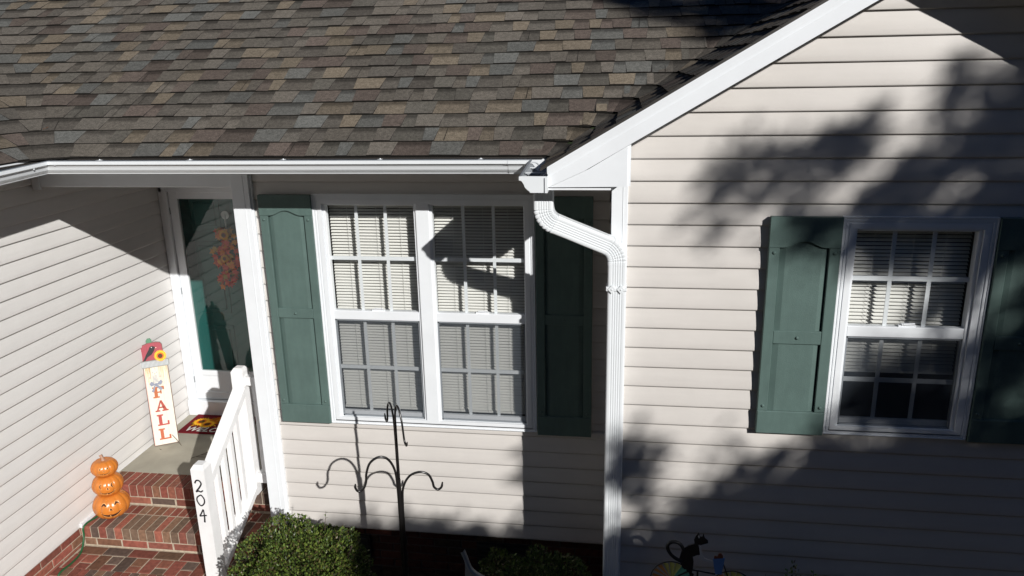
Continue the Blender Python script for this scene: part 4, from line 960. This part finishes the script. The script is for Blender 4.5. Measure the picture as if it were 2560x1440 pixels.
flat('basket', [[(1.032, -1.225), (1.098, -1.215), (1.092, -1.27), (1.085, -1.325), (1.050, -1.325), (1.038, -1.27)]], mat('blue_metal', (.10, .24, .55), .5), YC-.004, .008, ct)
flat('kitten', [[(1.036, -1.225), (1.040, -1.205), (1.056, -1.208), (1.062, -1.190), (1.076, -1.185), (1.086, -1.200), (1.090, -1.222)]], mat('brown_metal', (.18, .06, .03), .5), YC-.003, .006, ct)
wc = [(.14, .45, .30), (.5, .5, .14), (.55, .28, .08), (.45, .08, .05), (.18, .06, .20), (.08, .12, .35)]
for wx, wz, wr_ in ((.80, -1.385, .118), (1.148, -1.42, .118)):
    w_ = bpy.data.objects.new('wheel', None); w_.location = (wx, YC, wz); COL.objects.link(w_); w_.parent = ct; w_.matrix_parent_inverse = world(ct).inverted()
    mb = MB(); mb.tube([(wx+wr_*math.cos(6.2832*i/48), YC, wz+wr_*math.sin(6.2832*i/48)) for i in range(49)], .0035, M_metal, n=6, caps=False); mb.tube([(wx, YC-.012, wz), (wx, YC+.012, wz)], .014, M_metal)
    q = mb.build('rim', M_metal, w_)
    mb = MB()
    for i in range(18):
        a, b = 6.2832*i/18, 6.2832*(i+.8)/18; r0 = .015; r1 = wr_-.006
        mb.face([(wx+r0*math.cos(a), YC-.004, wz+r0*math.sin(a)), (wx+r1*math.cos(a), YC-.006, wz+r1*math.sin(a)), (wx+r1*math.cos(b), YC+.010, wz+r1*math.sin(b)), (wx+r0*math.cos(b), YC+.004, wz+r0*math.sin(b))], M_paint, wc[i//3 % 6])
    mb.build('vane', M_paint, w_)
mb = MB(); mb.tube([(.92, YC, -1.312), (1.05, YC, -1.330)], .005, M_metal, n=6); mb.tube([(.92, YC, -1.31), (.80, YC, -1.385)], .004, M_metal, n=6); mb.tube([(1.08, YC, -1.22), (1.148, YC, -1.42)], .004, M_metal, n=6); mb.tube([(.95, YC, -1.32), (.95, YC, -2.25)], .006, M_metal, n=8); mb.build('frame', M_metal, ct)
# ------------------------------------------------------------------ pine needles, twigs
def needles(name, label, c, ax, nrm, n, L, seed, m):
    rnd = random.Random(seed); mb = MB(); c = Vector(c); ax = Vector(ax).normalized(); nr = Vector(nrm).normalized(); s_ = ax.cross(nr)
    for i in range(n):
        d = (ax+s_*rnd.uniform(-.35, .35)).normalized(); p = c+s_*rnd.uniform(-.02, .02)+nr*.012; mb.tube([p, p+d*L*rnd.uniform(.6, 1)], .0012, m, n=4)
    tag(mb.build(name, m), label, 'pine needles')
M_need = mat('pine_needle', (.30, .10, .03), .7); M_twig = mat('twig_bark', (.10, .07, .05), .9)
needles('pine_needles', 'orange pine needles on the shingles by the right valley, low down', (.38, -.27, 1.178), (.9, .35, .2), NM, 5, .10, 1, M_need)
needles('pine_needles', 'orange pine needles on the shingles high in the right valley', (1.08, .54, 1.62), (.5, .7, .4), NM, 4, .08, 2, M_need)
needles('pine_needles', 'orange pine needles in the left valley of the roof', (-3.30, -.22, 1.185), (.6, -.7, .1), NM, 6, .10, 3, M_need)
def twig(label, pts):
    mb = MB()
    for p in pts: mb.tube(curve(p, 4), .0018, M_twig, n=5)
    tag(mb.build('twig', M_twig), label, 'twig')
twig('thin forked twig on the landing right of the sign', [[(-3.15, .58, ZL+.003), (-3.08, .66, ZL+.005), (-3.02, .76, ZL+.003)], [(-3.10, .64, ZL+.004), (-3.02, .66, ZL+.004)], [(-3.12, .61, ZL+.004), (-3.04, .61, ZL+.004)]])
twig('short curved twig under the foot of the sign', [[(-3.52, .71, ZL+.003), (-3.49, .69, ZL+.005)]])
twig('thin twig at the right corner of the sign', [[(-3.44, .80, ZL+.10), (-3.40, .80, ZL+.05), (-3.36, .79, ZL+.003)]])
# ------------------------------------------------------------------ trees outside the frame whose shade falls on the house
def dens(a, b):
    """how thick the foliage is along the sun ray through (a, b): the ray meets the plane y=0 at x=a, z=b"""
    d = 0
    for (x_, z_, r1, r2, k) in BL:
        q = ((a-x_)/r1)**2+((b-z_)/r2)**2
        if q < 1: d = max(d, k*(1-q)**.5)
    d *= min(1, max(0, .84+1.3*noise.noise(Vector((a*7-b*3.5, b*2.6+a*1.5, 7)))+.7*noise.noise(Vector((a*15-b*8, b*6, 2)))))
    # big mass to the lower right
    n_ = .08*noise.noise(Vector((a*2.2, b*2.2, 0)))+.05*noise.noise(Vector((a*6, b*6, 3)))
    if a > -2.1:
        pts = MASS
        for i in range(len(pts)-1):
            if pts[i][0] <= a <= pts[i+1][0]:
                zz_ = pts[i][1]+(pts[i+1][1]-pts[i][1])*(a-pts[i][0])/(pts[i+1][0]-pts[i][0])+n_*pts[i][2]
                if b < zz_+.10: d = max(d, min(1, max(0, .04+(zz_+.10-b)*(3.4 if a > -.2 else 9)))*(1 if b < zz_-.22 else min(1, max(0, .9+1.5*noise.noise(Vector((a*6+b*3, b*3-a, 2)))))))
    return d
def uv2ab(u, v, Y):
    d = f_*1940.4+rt2*(u-1280)-up2*(v-720); c = Vector((.4847, -4.9379, 1.5589)); t = (Y-c.y)/d.y; p = c+d*t; return p.x+SK*p.y, p.z+SM*p.y
BL = []
def blob(u, v, ru, rv, k=.9):
    a, b = uv2ab(u, v, G); BL.append((a, b, ru/440, rv/420, k))
for q in [(1745, 500, 45, 42), (1800, 465, 60, 42), (1855, 450, 50, 40, .6), (1860, 400, 28, 60, .5), (1780, 595, 34, 30, .55), (1900, 498, 62, 38), (1975, 480, 60, 42), (1955, 420, 30, 70, .8), (1965, 350, 24, 50, .7), (2010, 440, 48, 40), (2060, 395, 40, 60, .8), (2100, 390, 60, 42), (2150, 340, 30, 60, .7), (2130, 290, 18, 50, .55), (2180, 480, 60, 40, .8), (2240, 430, 60, 40), (2250, 500, 90, 34), (2330, 470, 80, 60), (2400, 190, 55, 52, .8), (2450, 250, 60, 60), (2520, 330, 90, 80), (2550, 220, 50, 60), (2380, 330, 50, 80, .8), (2440, 440, 110, 80), (2540, 480, 120, 90),
          (2000, 572, 85, 46), (2055, 600, 40, 70, .8), (1975, 640, 40, 30, .5), (2110, 600, 40, 60), (2200, 545, 100, 22), (2240, 620, 130, 62), (2380, 610, 110, 70), (2450, 700, 24, 40, .6), (2120, 690, 24, 30, .5), (2520, 600, 80, 90), (2390, 730, 30, 90, .8), (2350, 800, 36, 40, .5), (2540, 740, 30, 70, .8), (2480, 880, 80, 110), (2420, 860, 22, 40, .8), (2530, 960, 120, 160), (2410, 960, 60, 60, .8), (2330, 900, 60, 50, .8), (2200, 900, 110, 44, .45), (2250, 960, 130, 60), (2300, 1030, 120, 60), (2150, 1020, 100, 50, .75),
          (1620, 1180, 34, 26, .9), (1585, 1120, 22, 60, .7), (1575, 1230, 26, 40, .8), (1700, 1170, 30, 26, .3), (1770, 1115, 36, 20, .45), (1860, 1160, 60, 22, .6), (2040, 1080, 60, 18, .4), (2250, 1085, 70, 24, .5), (1532, 1195, 44, 80, 1), (1522, 1440, 50, 70, 1), (1600, 1265, 30, 24, .6)]: blob(*q)
def roofblob(u, v, ru, rv, k=.9):
    d = f_*1940.4+rt2*(u-1280)-up2*(v-720); c = Vector((.4847, -4.9379, 1.5589)); tp = .583
    t = (ZE+tp*(c.y+.5)-c.z)/(d.z-tp*d.y); p = c+d*t; BL.append((p.x+SK*p.y, p.z+SM*p.y, ru/300, rv/300, k))
for q in [(1700, 30, 110, 60), (1820, 40, 110, 80), (1600, 5, 110, 36), (1480, -30, 120, 40), (1900, 10, 120, 90), (1760, 90, 60, 26, .7), (1980, -40, 160, 90), (1750, -60, 250, 80)]: roofblob(*q)
MASS = []
for u, v in [(1545, 1355), (1640, 1322), (1780, 1250), (1860, 1205), (1990, 1145), (2150, 1125), (2300, 1105), (2560, 1060)]:
    a, b = uv2ab(u, v, G); MASS.append((a, b, 1.0))
a, b = uv2ab(2560, 1060, G)
MASS = [(-2.1, -2.5, .3), (-1.95, -2.3, .3), (-1.75, -2.0, .2), (-1.5, -1.94, .12), (-.4, -1.92, .12)]+MASS+[(a+.3, b+.6, 1), (a+.9, b+1.4, 1), (a+2.6, b+1.9, 1)]
def leaf_cloud(seed, cnt, arange, brange, trange, size, parent, cond):
    """sprays of narrow leaves on short twigs, thicker where dens() is high"""
    rnd = random.Random(seed); mb = MB(); k = 0; tries = 0
    while k < cnt and tries < cnt*30:
        tries += 1; a = rnd.uniform(*arange); b = rnd.uniform(*brange)
        if not cond(a, b): continue
        d = dens(a, b)
        if rnd.random() > d**1.4: continue
        t = rnd.uniform(*trange); o = Vector((a+SK*t, -t, b+SM*t)); an = R(rnd.gauss(58, 34))
        dr_ = Vector((math.cos(an), rnd.uniform(-.5, .5), math.sin(an))).normalized(); L0 = size*rnd.uniform(1.6, 2.8)
        c = rnd.choice([(.05, .09, .02), (.04, .07, .02), (.08, .11, .02)])
        for q in range(9):
            p = o+dr_*L0*(q/8-.5); ax = (dr_*.8+Vector((rnd.uniform(-1, 1), rnd.uniform(-1, 1), rnd.uniform(-1, 1)))).normalized(); s_ = Matrix.Rotation(rnd.uniform(0, 6.28), 3, ax)@ax.orthogonal().normalized(); L = size*rnd.uniform(.7, 1.2)
            mb.face([p, p+ax*L*.5+s_*L*.17, p+ax*L, p+ax*L*.5-s_*L*.17], M_oak, c); k += 1
    return mb
def tree(name, label, bx, by, limbs, mb, rtr=.16):
    t = thing(name, label, 'tree', (bx, by, -2.4)); mb.build('crown', M_oak, t); tk = MB(); top = Vector(limbs[0][0])
    tk.tube(curve([(bx, by, -2.45), (bx+.05, by, .2), top], 6), [rtr*(1-.5*i/12) for i in range(13)], M_bark, n=10)
    for p, q in limbs: 
        c = curve([Vector((bx+.04, by, 0)).lerp(Vector(p), .6), Vector(p), Vector(q)], 5); tk.tube(c, [rtr*.17*(1-.85*i/(len(c)-1)) for i in range(len(c))], M_bark, n=6)
    tk.build('trunk', M_bark, t); return t
mbh = leaf_cloud(61, 40000, (-.2, 4.2), (-1.4, 3.6), (8.2, 10.4), .10, None, lambda a, b: b > -1.05+.0*a)
tree('shade_tree', 'leafy tree beyond the right of the frame, shading the gable wall with dapples', 11.4, -10.4, [((10.4, -9.8, 6.8), (8.6, -9.6, 6.4)), ((10.0, -9.6, 6.0), (8.0, -9.2, 5.8)), ((10.6, -9.9, 6.0), (9.6, -9.6, 5.6))], mbh)
mbl = leaf_cloud(62, 78000, (-2.1, 4.4), (-2.9, -.6), (7.6, 10.2), .14, None, lambda a, b: b <= -1.05)
t2 = thing('screening_hedge', 'tall evergreen hedge beyond the camera, shading the foot of the wall', 'hedge', (8, -8.9, -2.4)); mbl.build('foliage', M_oak, t2)
rnd = random.Random(77); st = MB()
for i in range(9): x_ = 5.0+i*.74; st.tube(curve([(x_, -8.9, -2.45), (x_+.1, -8.8, .6), (x_+.05, -8.7, 3.2)], 4), .03, M_bark, n=6)
st.build('stem', M_bark, t2)

# unseen trees added to block horizon light; they also stand in the window reflections
def far_tree(label, x, y, r, h, n, seed):
    rnd = random.Random(seed); t = thing('sky_blocking_tree', label, 'tree', (x, y, -2.4), 'trees added round the yard'); mb = MB()
    for i in range(n):
        v = Vector((rnd.gauss(0, 1), rnd.gauss(0, 1), rnd.gauss(0, 1))).normalized(); k = (1+.28*noise.noise(v*2.3+Vector((seed, 0, 0))))*rnd.uniform(.72, 1)
        p = Vector((x+v.x*r*k, y+v.y*r*k, -2.4+h*.56+v.z*h*.46*k)); ax = Vector((rnd.uniform(-1, 1), rnd.uniform(-1, 1), rnd.uniform(-1, 1))).normalized(); s_ = ax.orthogonal().normalized(); L = rnd.uniform(.6, 1.1)
        c = rnd.choice([(.045, .075, .02), (.035, .06, .02), (.07, .08, .02)]); mb.face([p-ax*L*.5, p+s_*L*.35, p+ax*L*.5, p-s_*L*.35], M_oak, c)
    mb.build('crown', M_oak, t); tk = MB(); tk.tube([(x, y, -2.5), (x+.1, y, h*.25-2.4), (x, y+.1, h*.6-2.4)], [.25, .2, .1], M_bark, n=8); tk.build('trunk', M_bark, t)
for i in range(22):
    a = R(-8-i*(206/21)); D = 23+3*math.sin(i*2.3); x, y = 1.0+D*math.cos(a), -2+D*math.sin(a)
    sun_side = abs(math.atan2(-1, .785)-a) < R(26)
    far_tree('unseen leafy tree in a ring added round the yard to dim the sky light', x, y, 4.6, (8.6 if sun_side else 14+2*math.sin(i*1.7)), 1900, 100+i)
